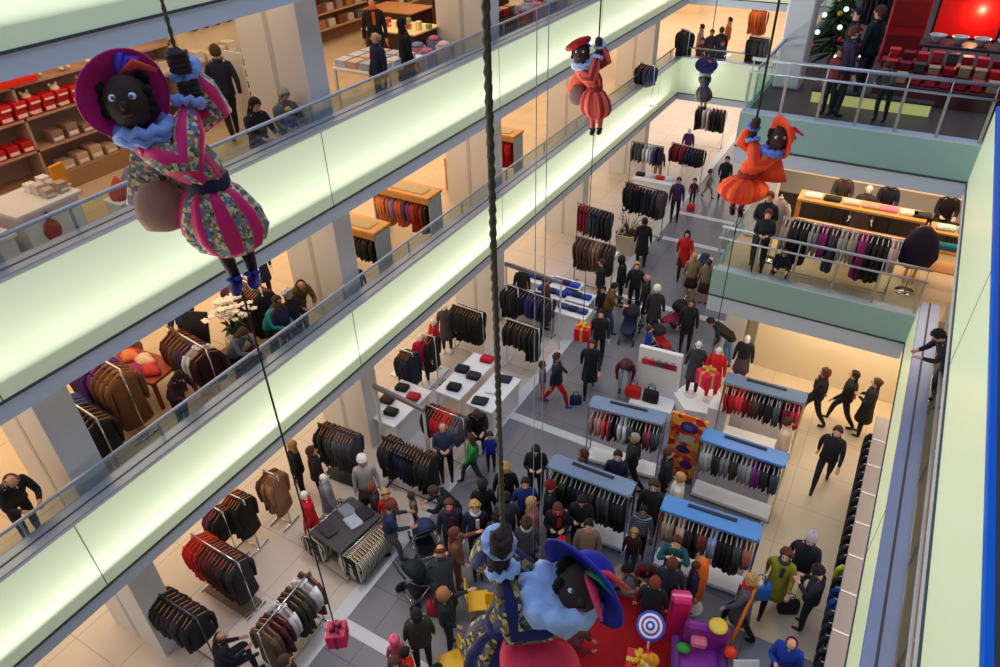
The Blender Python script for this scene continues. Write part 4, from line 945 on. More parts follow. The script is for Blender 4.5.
# far planter, white benches, boxes
p = at(628,238,.5); t = thing('planter', 'beige square planter with twigs and white blossoms by the aisle', 'planter', (p.x,p.y,0), .1)
m = MB(); m.lathe((0,0,0), [(.42,0),(.5,.7),(.5,.72),(.44,.72),(.42,.6),(.02,.6)], 4, rot=Matrix.Rotation(PI/4,3,'Z')); o = m.build('planter_box', M((206,192,158), .6), t)
for pl in o.data.polygons: pl.use_smooth = False
m = MB(); f = MB(); rnd = random.Random(2)
for k in range(26):
    a = rnd.uniform(0,2*PI); r = rnd.uniform(.1,.6); z = rnd.uniform(.9,1.4); m.tube([(0,0,.6),(math.cos(a)*r*.5,math.sin(a)*r*.5,(z+.6)/2+.1),(math.cos(a)*r,math.sin(a)*r,z)], [.012,.01,.004], 5)
    f.ell((math.cos(a)*r,math.sin(a)*r,z), .035, 6, 4)
for k in range(24):
    a = rnd.uniform(0,2*PI); r = rnd.uniform(.05,.4); m.ell((math.cos(a)*r,math.sin(a)*r,.66), (.07,.07,.06), 7, 5)
m.build('twigs', M((92,52,40), .8), t); f.build('blossoms', M((236,230,214)), t)
for px, py, sz, lb in ((655,178,(1.6,.8,.8),'white display table at the far end behind the purple coated shopper'), (604,252,(.9,.5,.7),'white low bench left of the beige planter'), (700,265,(.5,1.3,.7),'white stand with navy clothes beside the landing edge')):
    q = at(px, py, sz[2]); table(q, sz[:2], 0, lb, h=sz[2])
q = at(700,265,.7)
for k in range(4): folded((q.x, q.y-.5+.33*k, .702), 1.5, N, 'navy top folded on the white stand beside the landing edge', 'navy tops on the white stand', 1.0, 2)
q = at(655,178,.8)
for k, c in enumerate((K, WH, (200,40,30), WH)): folded((q.x-.6+.4*k, q.y, .802), 0, c, '%s top folded on the far white display table' % colname(c), 'tops on the far white table', 1.0, 2)
# red carpet, stage, chairs
cq = [at(611,594), at(672,606), at(668,720), at(545,700)]
m = MB(); m.prism([(v.x, v.y) for v in [cq[3],cq[2],cq[1],cq[0]]], .018, .032); o = m.build('red_carpet', M((176,14,24), .9, var=.08, scale=20)); tag(o, 'red carpet laid on the grey floor at the foot of the stage', 'carpet')
for (px, py, h_, a, lb) in ((497,618,.45,.5,'yellow chair right of the child in orange'), (478,600,.45,2.2,'yellow chair under the child in orange'), (486,652,.45,.9,'yellow chair at the bottom edge below the climbing doll'), (452,662,.45,-.6,'yellow chair at the bottom edge near the pink coated child'), (507,578,.45,.2,'yellow chair beside the pointing woman')):
    q = at(px, py, h_); chair((q.x,q.y,0), a, lb, (226,172,24))
q = at(700,655,.6)
t = thing('festive_throne', 'big purple padded throne with coloured ornaments at the bottom edge', 'throne', (q.x, q.y, 0), .3, None, .78)
pur = M((150,50,170), .6, var=.08, scale=3)
MB().box((0,0,.3), (1.1,.9,.6), bev=.08).build('seat', pur, t); MB().box((.1,.38,.85), (.95,.22,1.0), bev=.08).build('backrest', M((140,40,150), .6), t)
for s in (-1,1): MB().box((s*.5,0,.6), (.2,.85,.3), bev=.06).build('armrest', M((104,40,130), .6), t)
MB().lathe((.3,.36,1.38), [(.12,0),(.2,.0),(.2,.05),(.12,.05)], 24).build('gold_ring', M((226,190,60), .4), t)
MB().ell((.62,.1,.92), .14, 16, 10).build('red_ball', M((236,60,40), .35), t)
MB().ell((-.35,.1,.76), (.16,.13,.1), 14, 8).build('green_ball', M((60,160,60), .5), t)
MB().box((-.05,.2,.95), (.34,.24,.22), bev=.05).build('pink_cushion', M((240,120,150), .6), t)
q = at(651,626,1.2)
t = thing('lollipop_disc', 'blue and white swirled disc on a stick left of the purple throne', 'ornament', (q.x,q.y,0), -.2)
tl = Matrix.Rotation(-.75, 3, 'X')
MB().tube([(0,.05,0),(0,0,1.1)], .02, 8).build('stick', whitef, t)
m = MB()
for k, (r, c) in enumerate(((.24,0),(.20,1),(.16,2),(.12,1),(.08,0),(.04,1))): m.lathe(Vector((0,0,1.2)), [(r,.0),(r+.005,.02+.006*k),(r-.01,.03+.006*k),(.005,.03+.006*k)], 28, mi=c, rot=Matrix.Rotation(.6, 3, 'X'))
m.build('disc', [M((60,70,190),.4), M((236,236,246),.4), M((150,60,170),.4)], t)
for px, py, z, c, lb, sz in ((683,592,1.3,(220,30,110),'tall magenta parcel standing upright beside the throne', (.26,.24,.7)), (701,568,1.2,(240,110,30),'orange inflated column at the back of the stage', (.2,.2,.0))):
    q = at(px, py, z)
    if sz[2]: 
        t = thing('parcel', lb, 'gift', (q.x,q.y,0), .4); MB().box((0,0,.6), (.34,.28,1.2), bev=.04).build('wrapping', M(c,.4), t); MB().box((0,0,.6), (.345,.05,1.202), bev=.0).build('ribbon', M((250,140,190),.4), t)
    else:
        t = thing('inflated_column', lb, 'balloon', (q.x,q.y,0), 0); MB().lathe((0,0,.2), [(.08,0),(.15,.2),(.16,.8),(.13,1.15),(.03,1.3)], 16).build('balloon', M(c,.35), t); MB().lathe((0,0,0), [(.2,0),(.2,.03),(.04,.06),(.03,.22)], 16).build('foot', whitef, t)
q = at(712,625,.6); q2 = at(729,652,0)
t = thing('wooden_staff', 'orange wooden staff leaning beside the throne with a round top', 'staff', (q2.x, q2.y, 0)); MB().tube([(-.05,-.3,.02),(.02,.05,.7),(.1,.4,1.45)], .03, 8).build('pole', M((220,120,40),.5), t); MB().ell((.12,.46,1.55), .09, 12, 8).build('round_top', M((196,190,180),.3,metal=.6), t)
q = at(640,660,.5); present('gift_box', 'scarlet gift box in front of the purple throne', (q.x,q.y,.032), 1.5, (226,30,36), (250,200,60), .3)
q = at(738,668,.6); t = thing('drawing_board', 'white board with black drawings right of the throne', 'board', (q.x+.15,q.y,0), .5, None, .7); MB().box((0,0,.7), (.6,.04,.8), rot=Matrix.Rotation(-.5,3,'X')).build('panel', whitef, t)
m = MB(); m.tube([(-.2,-.04,.6),(-.1,.02,.75),(.0,-.02,.65),(.15,.05,.85)], .012, 5); m.tube([(.08*math.cos(a)+.1, -.03+.05*math.sin(a)*.5-.01, .6+.08*math.sin(a)) for a in [k*.7 for k in range(10)]], .01, 5); m.build('drawing', blackm, t)
for s in (-1,1): MB().tube([(s*.25,.1,0),(s*.22,.05,.9)], .015, 6).build('leg', woodm, t)
# strollers and bags
stroller(628,338, .2, 'dark blue stroller with a seated baby beside the bald man', (40,46,80), (30,32,44))
stroller(672,330, -.9, 'black stroller with pink and red blankets by the denim group', (150,30,60), (20,20,24))
stroller(660,352, 1.2, 'low red buggy beside the boy in blue', (170,30,36), (40,30,36), s=.85)
stroller(424,592, 2.7, 'black pram with a red and pink bag near the grey floor stripe', (30,34,44), (26,30,40))
stroller(425,548, -2.2, 'navy pushchair held by the man in the navy jumper', (40,52,84), (44,56,90))
for px, py, lb, c, s in ((693,193,'bright red shopping bag carried by the far child', (214,26,44), .9), (576,395,'dark blue umbrella like bag beside the woman in red trousers', (30,36,80), .9), (437,604,'red and pink bag slung under the black pram', (176,20,40), 1.2), (790,602,'black handbag beside the woman in mustard', (26,26,30), 1.1), (757,592,'bright blue shopping bag on the arm of the curly haired woman', (30,100,210), 1.3), (671,437+8,'blue carrier on the floor under the rack left of the poster',(60,120,220),.9)):
    q = at(px, py, .3 if 'floor' in lb or 'beside' in lb or 'under' in lb else .75); bag('shopping_bag', lb, (q.x, q.y, 0.02 if ('floor' in lb or 'beside' in lb or 'under' in lb or 'carried' in lb) else .62), c, .5, s)
# ---------------------------------------------------------------- people
def hp(px, py, kind, hd, label, h=1.72, z=0.0, child=False, **k):
    """px,py = the head in the photograph"""
    f = {'sit':.72,'crouch':.60,'bend':.72,'lean':.88}.get(kind, .955)
    p = at(px, py, z+h*f)
    lean = {'bend':.55,'lean':.30,'crouch':.38,'sit':.08}.get(kind, 0)
    if lean:
        b = math.atan2(-p.y, -p.x); a = {'cam':b,'away':b+PI,'left':b-PI/2,'right':b+PI/2}.get(hd) if isinstance(hd, str) else math.radians(hd)
        p = p - Vector((math.cos(a), math.sin(a), 0))*lean*h/1.72
    p.z = z
    return person(0, 0, kind, hd, label, z=z, h=h, child=child, pos=p, **k)
K_ = (26,26,32); NV = (30,36,64); DG = (56,58,66); JN = (52,70,110)
hp(728,157,'walk','cam','woman in black walking by the far end of the aisle',top=K_,leg=K_,hair='short')
hp(711,170,'walk','right','small child in pale grey beside the walking woman in black',h=1.2,child=True,top=(150,140,136),leg=(150,130,120),hc='brown')
hp(695,180,'stand','cam','small far child in dark clothes with a red bag',h=1.1,child=True,top=(90,30,40),leg=K_)
hp(679,180,'stand','cam','shopper in a purple coat beside the far black rack',top=(62,34,84),leg=K_,hair='short',hc='brown')
hp(690,232,'walk','cam','woman in a scarlet coat with long black hair in the aisle',top=(196,18,24),leg=K_,hair='long',hc='black',wear='coat')
hp(695,256,'stand','away','blond youth in a tan jacket left of his twin by the landing edge',h=1.6,top=(142,116,92),leg=(214,160,130),shoe=K_,hc='blond',wear='jacket',skirt=(50,30,34))
hp(709,262,'stand','away','youth in a brown jacket and shorts right beside the landing edge',h=1.55,top=(124,104,80),leg=(208,150,120),shoe=K_,hc='brown',wear='jacket',skirt=(60,34,30))
hp(645,221,'stand','away','tall man in a long black coat standing beside the planter',h=1.8,top=(22,22,30),leg=K_,wear='coat')
hp(602,262,'stand','left','woman in a dark coat by the fur rail, left of the hooded man',top=K_,leg=DG,hair='short',hc='brown')
hp(623,259,'stand','right','person in a black coat with the hood up behind the strollers',top=(22,22,26),leg=K_,hair='hood',hc=(20,20,24))
hp(637,265,'stand','cam','woman in black with pale hair behind the blue stroller',top=K_,leg=K_,hair='bun',hc='blond')
hp(644,284,'stand','left','bald man in a black coat and pale trousers near the blue stroller',top=(24,24,30),leg=(150,156,170),hair='bald',hc='grey',wear='coat')
hp(616,284,'push','right','man in a brown coat and jeans pushing the blue stroller',top=(100,66,32),leg=JN,hair='short')
hp(602,291,'stand','cam','child in black at the brown coated man',h=1.3,child=True,top=K_,leg=K_)
hp(601,313,'stand','cam','man in black facing up beside the two hanging gifts',top=(22,24,34),leg=K_,hair='short')
hp(592,341,'walk','cam','brown haired woman in a dark coat holding a white bag',top=(24,28,40),leg=K_,hair='long',hc='brown',wear='coat')
hp(557,354,'walk','right','woman in a navy jacket and bright red trousers',top=(26,32,56),leg=(190,16,34),shoe=(30,70,160),hair='short',hc='brown')
hp(543,364,'stand','right','child in grey and red next to the woman in red trousers',h=1.2,child=True,top=(120,120,130),leg=(190,60,60),hc='brown')
hp(557,276,'stand','right','man in a brown leather coat at the denim tables',top=(84,48,30),leg=K_,hair='short',hc='brown',wear='coat')
hp(662,296,'stand','away','person in a white knitted hat and black patterned coat by the prams',top=(52,50,58),leg=K_,hair='beanie',hc=(226,214,200),wear='coat')
hp(690,302,'stand','cam','woman in black with long dark hair behind the pink pram',top=(22,22,28),leg=K_,hair='long',hc='brown')
hp(650,328,'stand','right','boy in a bright blue coat by the white display wall',h=1.15,child=True,top=(20,50,160),leg=NV,hc='brown')
hp(707,323,'bend','left','man in a black jacket, yellow shirt and jeans bending over a camera',top=(34,30,30),leg=(90,120,170),hair='short')
hp(655,378,'bend','cam','brown haired woman in a burgundy patterned blouse bending at the white display wall',top=(84,20,40),leg=(170,190,220),hair='long',hc='brown')
hp(826,370,'walk','left','woman with curly brown hair and a black coat by the pale wall',top=K_,leg=K_,hair='curly',hc='auburn',scarf=(60,40,40))
hp(856,372,'walk','left','man in a black jacket beside the curly haired woman by the pale wall',top=(22,22,26),leg=K_,hair='short')
hp(877,382,'fold','left','woman in a dark dress with her hair tied up near the white shelving',top=(30,26,30),leg=K_,hair='bun',hc='brown',skirt=K_)
hp(839,428,'walk','cam','man in an open dark suit striding alone across the warm floor',top=(26,28,36),leg=(30,34,52),hair='short',hc='brown',h=1.82)
hp(789,422,'stand','right','woman in a cream jacket and jeans at the red blouse rack',top=(222,196,170),leg=(70,84,110),hair='short',hc='brown')
hp(680,477,'stand','left','blond woman in a white blouse beneath the orange poster',top=(222,218,216),leg=(60,60,70),hair='short',hc='blond',wear='jacket')
hp(618,455,'fold','cam','man in a navy shirt with folded arms leaning at the grey topped rack',top=(24,30,64),leg=K_,hair='short')
hp(635,435,'walk','left','grey haired man in a dark green jacket passing the blouse rack',top=(36,40,38),leg=K_,hair='short',hc='grey')
hp(669,452,'stand','right','man in a dark suit looking at the orange poster',top=(24,26,40),leg=K_,hair='short',hc='brown')
hp(650,488,'stand','cam','woman with curly dark hair and a dark coat behind the boy in stripes',top=(44,38,42),leg=K_,hair='curly',hc='brown')
hp(641,507,'stand','cam','boy in a black jumper with white stripes',h=1.45,top=K_,topmat=banded((24,26,36),(150,160,180),5,'Z'),leg=K_,hair='short')
hp(641,533,'stand','cam','blond child in maroon below the boy in stripes',h=1.2,child=True,top=(70,26,34),leg=JN,hc='blond')
hp(670,539,'photo','cam','woman in a teal jumper holding a camera to her face',top=(20,80,84),leg=K_,hair='short',hc='brown',wear='sweater')
hp(676,551,'stand','away','woman in a dark patterned dress right of the teal jumper',top=(36,36,60),leg=K_,hair='short',hc='auburn')
hp(592,527,'stand','cam','man in a khaki jumper and jeans standing alone behind the blue hat doll',top=(120,104,88),leg=(30,42,80),hair='short',wear='sweater')
hp(584,494,'phone','cam','man in black in front of the rack amid the crowd',top=K_,leg=K_,hair='short')
hp(549,495,'phone','cam','woman with a red scarf and black coat right of the wires',top=(24,22,28),leg=NV,hair='short',hc='auburn',scarf=(170,24,40))
hp(554,476,'stand','right','person in a dark red cap at the left end of the crowd rack',top=K_,leg=K_,hair='beanie',hc=(110,14,30))
hp(562,541,'stand','away','child in a red cap left of the khaki jumper',h=1.2,child=True,top=(60,50,90),leg=K_,hair='beanie',hc=(190,30,44))
hp(536,447,'phone','cam','man in a black jacket looking down behind the two wires',top=(22,22,26),leg=K_,hair='short')
hp(513,474,'stand','away','person with tawny hair in a black coat by the thick rope',top=(22,22,28),leg=K_,hair='curly',hc='blond',wear='coat')
hp(511,499,'stand','away','dark haired woman in a grey coat right in front of the thick rope',top=(66,72,86),leg=K_,hair='bun',hc='black')
hp(528,498,'stand','right','blond woman in a dusty pink coat behind the wires',top=(150,92,100),leg=K_,hair='long',hc='blond')
hp(530,483,'stand','cam','person in bright navy blue between the pink coat and the man in black',top=(28,48,120),leg=K_,hair='short')
hp(484,486,'stand','away','person in a long black coat seen from behind left of the thick rope',top=(20,20,32),leg=K_,hair='short',hc='black',wear='coat')
hp(474,511,'stand','cam','blond woman with a white scarf and a navy jacket',top=(26,30,56),leg=K_,hair='curly',hc='blond',scarf=(206,204,210))
hp(455,502,'stand','cam','man in a dark grey coat with a purple scarf',top=(36,42,56),leg=K_,hair='short',hc='auburn',scarf=(96,24,76))
hp(438,492,'lean','left','woman in black leaning over the navy pushchair',top=(18,22,28),leg=K_,hair='short',hc='brown')
hp(398,497,'push','right','man in a navy jumper and grey trousers pushing the navy pushchair',top=(32,48,82),leg=(98,92,88),hair='short',hc='auburn',wear='sweater')
hp(413,498,'stand','right','small brown haired child in beige next to the navy pushchair',h=1.05,child=True,top=(140,116,106),leg=(40,40,60),hc='brown')
hp(373,503,'stand','cam','boy in a bright red jacket at the square low unit',h=1.35,child=True,top=(196,22,32),leg=(26,32,64),hc='blond')
hp(365,494,'stand','right','ginger haired child half hidden behind the boy in the red jacket',h=1.3,child=True,top=(60,50,50),leg=K_,hc='red')
hp(362,460,'stand','cam','old woman in a white beret and grey jacket',top=(168,160,158),leg=(46,40,52),hair='beanie',hc=(232,226,220),skirt=(70,60,74))
hp(296,446,'stand','left','blond woman in black near the top of the thin rope shop',top=K_,leg=K_,hair='long',hc='blond')
hp(306,449,'stand','right','brunette in black touching the blond woman by the thin rope',top=(30,24,26),leg=K_,hair='long',hc='brown')
hp(450,410,'lean','right','woman in a black coat holding the hand of the boy in blue',top=(24,24,28),leg=K_,hair='short',hc='brown',wear='coat',pos=None) if False else None
hp(475,413,'lean','cam','woman in a black coat looking down on the boy in blue',top=(24,26,30),leg=K_,hair='bun',hc='brown',wear='coat')
hp(443,426,'fold','cam','grey haired man in a slate blue jacket with a walking stick',top=(50,60,88),leg=(26,26,36),hair='bald',hc='grey')
hp(471,436,'walk','left','girl in a bright green jumper',h=1.55,top=(40,140,60),leg=(60,56,66),hair='long',hc='brown',wear='sweater')
hp(490,435,'stand','cam','boy in a cobalt blue jumper with a pale print',h=1.15,child=True,top=(24,44,160),leg=(44,30,34),hc='brown')
hp(492,521,'stand','away','dark haired person in a grey scarf left of the doll hands',top=(30,30,34),leg=K_,hair='curly',hc='black')
hp(459,530,'point','right','brown haired woman with a tan shawl reaching to the right',top=(110,70,62),leg=(90,60,52),hair='long',hc='auburn')
hp(444,556,'lean','away','balding man in a wide dark coat beside the black pram',h=1.8,top=(34,38,50),leg=K_,hair='bald',hc='auburn',wear='coat')
hp(449,589,'point','right','woman in black with a fur trimmed hood pointing at the doll',top=(16,30,38),leg=(30,44,60),hair='hood',hc=(150,100,66))
hp(475,541,'stand','cam','child in cobalt blue half hidden below the white scarf',h=1.1,child=True,top=(28,40,150),leg=K_,hc='brown')
hp(415,615,'stand','away','woman in an olive black coat with her dark hair in a bun',top=(42,42,38),leg=K_,hair='bun',hc='black',wear='puffer')
hp(406,650,'stand','right','child in a fiery red jacket below the olive coat',h=1.25,child=True,top=(232,40,24),leg=K_,hc='black')
hp(394,663,'stand','cam','woman with long dark hair at the bottom edge near the red jacket',top=(60,24,30),leg=K_,hair='long',hc='brown')
hp(395,640,'stand','away','child in a pink knitted hat left of the red jacket',h=1.15,child=True,top=(206,90,120),leg=K_,hair='beanie',hc=(226,90,130))
hp(469,620,'sit','right','child in orange sitting on the yellow chair',h=1.15,child=True,top=(214,80,24),leg=(150,90,90),hc='brown')
hp(457,645,'stand','right','child in a hot pink coat behind the seated orange child',h=1.1,child=True,top=(216,26,100),leg=NV,hc='brown')
hp(446,658,'sit','right','child in pale blue at the bottom edge next to the pink coat',h=1.15,child=True,top=(170,186,220),leg=NV,hc='black')
hp(625,563,'crouch','right','man in khaki crouching at the head of the red carpet',top=(146,130,100),leg=K_,hair='short',hc='black')
hp(654,562,'crouch','cam','woman in wine red crouching beside the man in khaki',top=(120,20,34),leg=K_,hair='short',hc='brown',h=1.5)
hp(648,590,'stand','cam','toddler in red pyjamas on the red carpet',h=.95,child=True,top=(180,26,40),leg=(176,30,40),hc='blond')
hp(660,579,'stand','away','auburn haired woman in a dark jumper right of the toddler',top=(20,24,40),leg=K_,hair='short',hc='red')
hp(585,633,'crouch','right','boy in maroon crawling onto the red carpet',h=1.2,child=True,top=(90,30,50),leg=(60,60,80),hc='brown')
hp(752,577,'walk','left','curly blond woman in a grey coat with a red scarf and blue bag',top=(86,88,104),leg=(24,24,34),hair='curly',hc='blond',scarf=(180,24,44),wear='coat')
hp(789,551,'walk','cam','woman in a mustard yellow coat and black trousers',top=(150,142,40),leg=(30,26,30),hair='curly',hc='auburn',scarf=(40,60,80),wear='coat')
hp(811,536,'walk','cam','man in a striped cap, dark jacket and blue jumper',h=1.84,top=(24,28,48),leg=(60,90,140),hair='beanie',hc=(170,160,170))
hp(822,572,'phone','left','man in a dark beanie looking at his phone below the mustard coat',top=(34,34,50),leg=(36,36,56),hair='beanie',hc=(20,22,34))
hp(793,640,'phone','cam','balding man in a royal blue jacket at the lower right',top=(20,56,160),leg=NV,hair='bald',hc='red')
hp(217,637,'sit','right','bald man in black sitting at the lower left shop',top=(22,24,38),leg=(30,30,44),hair='bald',hc='brown')
hp(285,660,'stand','right','dark haired person cropped by the bottom edge below the chrome rail',top=(70,24,40),leg=K_,hair='short',hc='brown')
hp(652,660,'stand','left','child in a mustard knitted hat in front of the throne',h=1.2,child=True,top=(222,210,200),leg=(180,160,150),hair='beanie',hc=(216,140,30))
hp(724,662,'stand','left','brown haired child at the bottom edge right of the board',h=1.2,child=True,top=(120,70,40),leg=K_,hc='brown')
hp(628,640,'stand','right','child holding up a hand between the carpet and the orange hat',h=1.05,child=True,top=(70,60,50),leg=K_,hc='brown') if False else None
hp(572,470,'stand','left','person in olive green at the left part of the crowd rack',top=(60,66,44),leg=K_,hair='short',hc='brown')
False and hp(545,512,'stand','away','person in a dark blue coat just right of the wires',top=(26,30,60),leg=K_,hair='long',hc='black')
hp(525,520,'stand','away','person with a pale scarf in front of the pink coat',top=(60,58,70),leg=K_,hair='curly',hc='brown',scarf=(190,196,206))
False and hp(563,513,'stand','cam','woman in black below the red scarf woman',top=(20,20,26),leg=(120,120,150),hair='long',hc='black')
False and hp(500,540,'stand','away','person in a black jacket hidden behind the doll hands',top=(24,24,30),leg=K_,hair='short')
False and hp(476,574,'stand','away','person in dark red trousers beside the balding man',top=(30,30,40),leg=(110,20,40),hair='short',hc='brown')
False and hp(480,560,'stand','right','person in a navy coat between the pointing woman and the doll',top=(24,30,56),leg=K_,hair='short')
hp(680,562,'stand','right','girl in a navy floral coat left of the orange inflated column',h=1.4,top=(30,32,70),leg=K_,hair='long',hc='auburn')
q = at(443,455,.9); t = tag(MB().tube([(0,0,0),(.02,.0,.85),(.05,.0,.9),(.1,0,.88)], .011, 6).build('walking_stick', chrome, None, (at(440,485).x, at(440,485).y, 0)), 'thin walking stick of the man in the slate blue jacket', 'walking stick')
# ---------------------------------------------------------------- first floor, left side
def onx(px, py, X):
    d = ray(px, py); t = X/d.x; return Vector((d.x*t, d.y*t, CAMZ+d.z*t))
def wood_unit(x0, x1, y, z, h, label, where, items, n, seed, sc_=.8):
    t = thing('display_rack', label, 'clothes rack', ((x0+x1)/2, y, z)); L = x1-x0
    MB().box((0,0,h-.05), (L,.62,.07), bev=.01).build('top_shelf', woodm, t); MB().box((0,-.02,h-.004), (L*.72,.34,.012)).build('top_inlay', M((170,150,110), .4), t)
    MB().box((0,-.30,h-.13), (L,.03,.12)).build('front_board', M((190,136,72), .5), t)
    for s in (-1,1): MB().box((s*(L/2-.03),0,(h-.1)/2), (.04,.5,h-.1)).build('side_panel', M((170,176,186), .3), t)
    MB().tube([(-L/2,-.1,h-.2),(L/2,-.1,h-.2)], .014, 6).build('rail', chrome, t)
    garments((x0+.1, y-.1, z+h-.218), (x1-.1, y-.1, z+h-.218), items, n, where, hanger_w, seed, sc_)
wood_unit(-10.9, -9.3, 10.75, L1, 1.40, 'wooden topped rack of dark prints nearest the pier on the first floor', 'under the nearer wooden top on the first floor', [('shirt',(176,100,50)),('shirt',K),('shirt',(90,50,40)),('shirt',(40,34,36)),('shirt',K)], 13, 51)
wood_unit(-11.0, -9.25, 12.75, L1, 1.40, 'wooden topped rack of terracotta and lilac tops on the first floor', 'under the middle wooden top on the first floor', [('coat',(196,110,70)),('coat',(196,120,84)),('shirt',(130,110,170)),('coat',(190,90,60)),('shirt',(100,70,120)),('coat',(160,50,36)),('coat',(150,44,34)),('coat',K)], 15, 52)
wood_unit(-10.9, -9.4, 17.2, L1, 1.40, 'wooden topped rack of bright red tops far along the first floor', 'under the far wooden top on the first floor', [('coat',K),('coat',(206,20,30)),('coat',(210,24,34)),('coat',(190,20,30))], 11, 53)
p = at(505,165,L1+1.0); table(Vector((-10.4,15.9,L1)), (1.1,.6), 0, 'low wooden table in front of the bright red tops', z=L1, h=.95, m=woodm, style='legs')
folded((-10.6,15.9,L1+.952), 0, (60,110,80), 'green and grey top folded on the low wooden table', None, .9, 2); folded((-10.15,15.9,L1+.952), 0, (200,200,206), 'white top folded on the low wooden table', None, .9, 2)
rack((-10.9,7.8,L1+1.3), (-9.9,7.7,L1+1.3), 'white rail of burgundy and purple coats beside the first floor pier', 'on the first floor rail beside the boys', [('coat',(80,20,60)),('coat',(96,30,50)),('coat',(80,50,50)),('coat',(76,40,46)),('coat',K)], 15, z=L1, h=1.35, frame=whitef, seed=54)
rack((-11.3,4.75,L1+1.42), (-9.9,4.65,L1+1.42), 'rail of long brown and purple coats at the near end of the first floor', 'on the first floor rail of long brown coats', [('coat',(80,54,36)),('coat',(80,24,110)),('coat',(92,24,120)),('coat',(110,72,46)),('coat',(120,78,48))], 10, z=L1, h=1.5, seed=55, sc_=1.12)
rack((-10.7,3.95,L1+1.2), (-9.5,3.85,L1+1.2), 'rail of blue and black jackets just right of the nearest first floor pier', 'on the first floor rail right of the nearest pier', [('jacket',(40,70,150)),('jacket',K),('jacket',K)], 9, z=L1, h=1.25, seed=56)
rack((-10.6,6.05,L1+1.2), (-9.4,5.9,L1+1.2), 'low rail of plum and brown tops by the sofa', 'on the low first floor rail by the red sofa', [('shirt',(70,24,30)),('shirt',(90,66,50)),('shirt',(60,30,90)),('shirt',WH),('shirt',(60,20,30))], 11, z=L1, h=1.25, seed=57)
# orange cloth covered daybed with cushions, laptop stand and orchid
t = thing('bench', 'low red wooden table heaped with striped scarves beside the brown coats', 'table', (-10.9,5.5,L1), .1); MB().box((0,0,.62), (1.3,.7,.06), bev=.01).build('table_top', M((150,50,30), .5), t)
for sx in (-1,1):
    for sy in (-1,1): MB().box((sx*.58,sy*.28,.3), (.06,.06,.6)).build('leg', M((130,44,28), .5), t)
for k, (dx, dy, c, lb) in enumerate(((-.35,.05,(214,120,80),'orange scarf heaped on the red table'), (0,.1,(230,190,170),'pale scarf heaped on the middle of the red table'), (.35,-.05,(200,60,60),'red scarf heaped on the right of the red table'), (.1,-.2,(150,40,110),'magenta scarf heaped at the near edge of the red table'))):
    m = MB(); rnd = random.Random(k)
    m.rings([[(r*(1+.2*math.sin(3*u+k))*math.cos(u), r*.7*(1+.2*math.sin(4*u))*math.sin(u), z) for u in [2*PI*j/20 for j in range(20)]] for z, r in ((0,.2),(.04,.22),(.09,.17),(.12,.08),(.125,.02))])
    tag(m.build('scarf', M(c, .85, var=.3, scale=25), None, (-10.9+dx, 5.5+dy, L1+.65)), lb, 'scarf')
m = MB(); m.box((0,0,.5), (.5,.3,1.0), bev=.01)
t = thing('display_pedestal', 'dark pedestal carrying the white orchid pot', 'pedestal', (-9.95,6.95,L1)); MB().box((0,0,.17), (.6,.5,.34), bev=.01).build('block', M((60,30,30), .5), t); MB().box((0,0,.355), (.66,.56,.03), bev=.01).build('top_board', M((120,40,36), .4), t)
plant_pot((-9.95,6.95,L1+.372), 'white orchid in a round cream pot behind the first floor rail', s=1.35)
t = thing('sign_board', 'black easel sign left of the orchid', 'sign', (-10.45,6.5,L1), .4); MB().box((0,0,1.0), (.5,.04,.62), rot=Matrix.Rotation(-.3,3,'X')).build('panel', blackm, t); MB().tube([(0,.05,0),(0,.05,.8)], .02, 6).build('stand', whitef, t); MB().lathe((0,.05,0), [(.18,0),(.18,.02),(.03,.03)], 16).build('foot', whitef, t)
# christmas greens
t = thing('christmas_garland', 'green plant with red ornaments above the brown coats', 'plant', (-11.9,5.9,L1)); m = MB(); f = MB(); rnd = random.Random(8)
for k in range(60):
    a = rnd.uniform(0,2*PI); r = rnd.uniform(.05,.45); z = rnd.uniform(.5,1.3); m.tube([(0,0,z-.1),(math.cos(a)*r,math.sin(a)*r,z)], [.05,.015], 5)
    if k % 3 == 0: f.ell((math.cos(a)*r,math.sin(a)*r,z+.02), .055, 7, 5)
m.build('foliage', M((36,84,44), .8), t); f.build('ornaments', M((190,30,40), .3), t); MB().lathe((0,0,0), [(.2,0),(.26,.4),(.24,.42),(.1,.44)], 14).build('pot', M((120,60,40), .6), t)
for (y, c, lb, dx) in ((8.9,(24,30,70),'mannequin in navy near the orchid on the first floor',-11.3), (7.0,(130,30,130),'mannequin in a violet top behind the red table',-11.9)):
    mannequin(0,0,'cam',lb,'coat',c,K,z=L1,pos=(dx,y,L1))
Z1 = L1; SILL = .0
def lp(px, py, kind, hd, label, h=1.72, z=Z1, x=-9.25, **k):
    """someone at the left railing: the head seen at this pixel, standing at depth x"""
    f = {'sit':.72,'lean':.86,'crouch':.6}.get(kind,.95); q = at(px, py, z+h*f) if x == -9.25 else onx(px, py, x); x = min(q.x if x == -9.25 else x, -9.14)
    return person(0,0,kind,hd,label,z=z,h=h,pos=(x-(.34 if kind == 'lean' else 0), q.y, z),**k)
lp(50,505,'lean',0,'grey haired man in black leaning on the first floor rail, left frame edge',h=1.72,top=K_,leg=K_,hair='bald',hc='grey')
lp(197,384,'lean',0,'dark haired woman in maroon and black leaning on the first floor rail',h=1.5,top=(60,20,34),leg=K_,hair='long',hc='black')
lp(275,348,'lean',10,'brown haired woman in grey bending over the rail below the boys',h=1.5,top=(90,96,110),leg=K_,hair='long',hc='brown')
lp(288,310,'lean',0,'boy in a turquoise jumper leaning over the first floor rail',h=1.58,top=(20,130,140),leg=K_,hair='short',hc='brown')
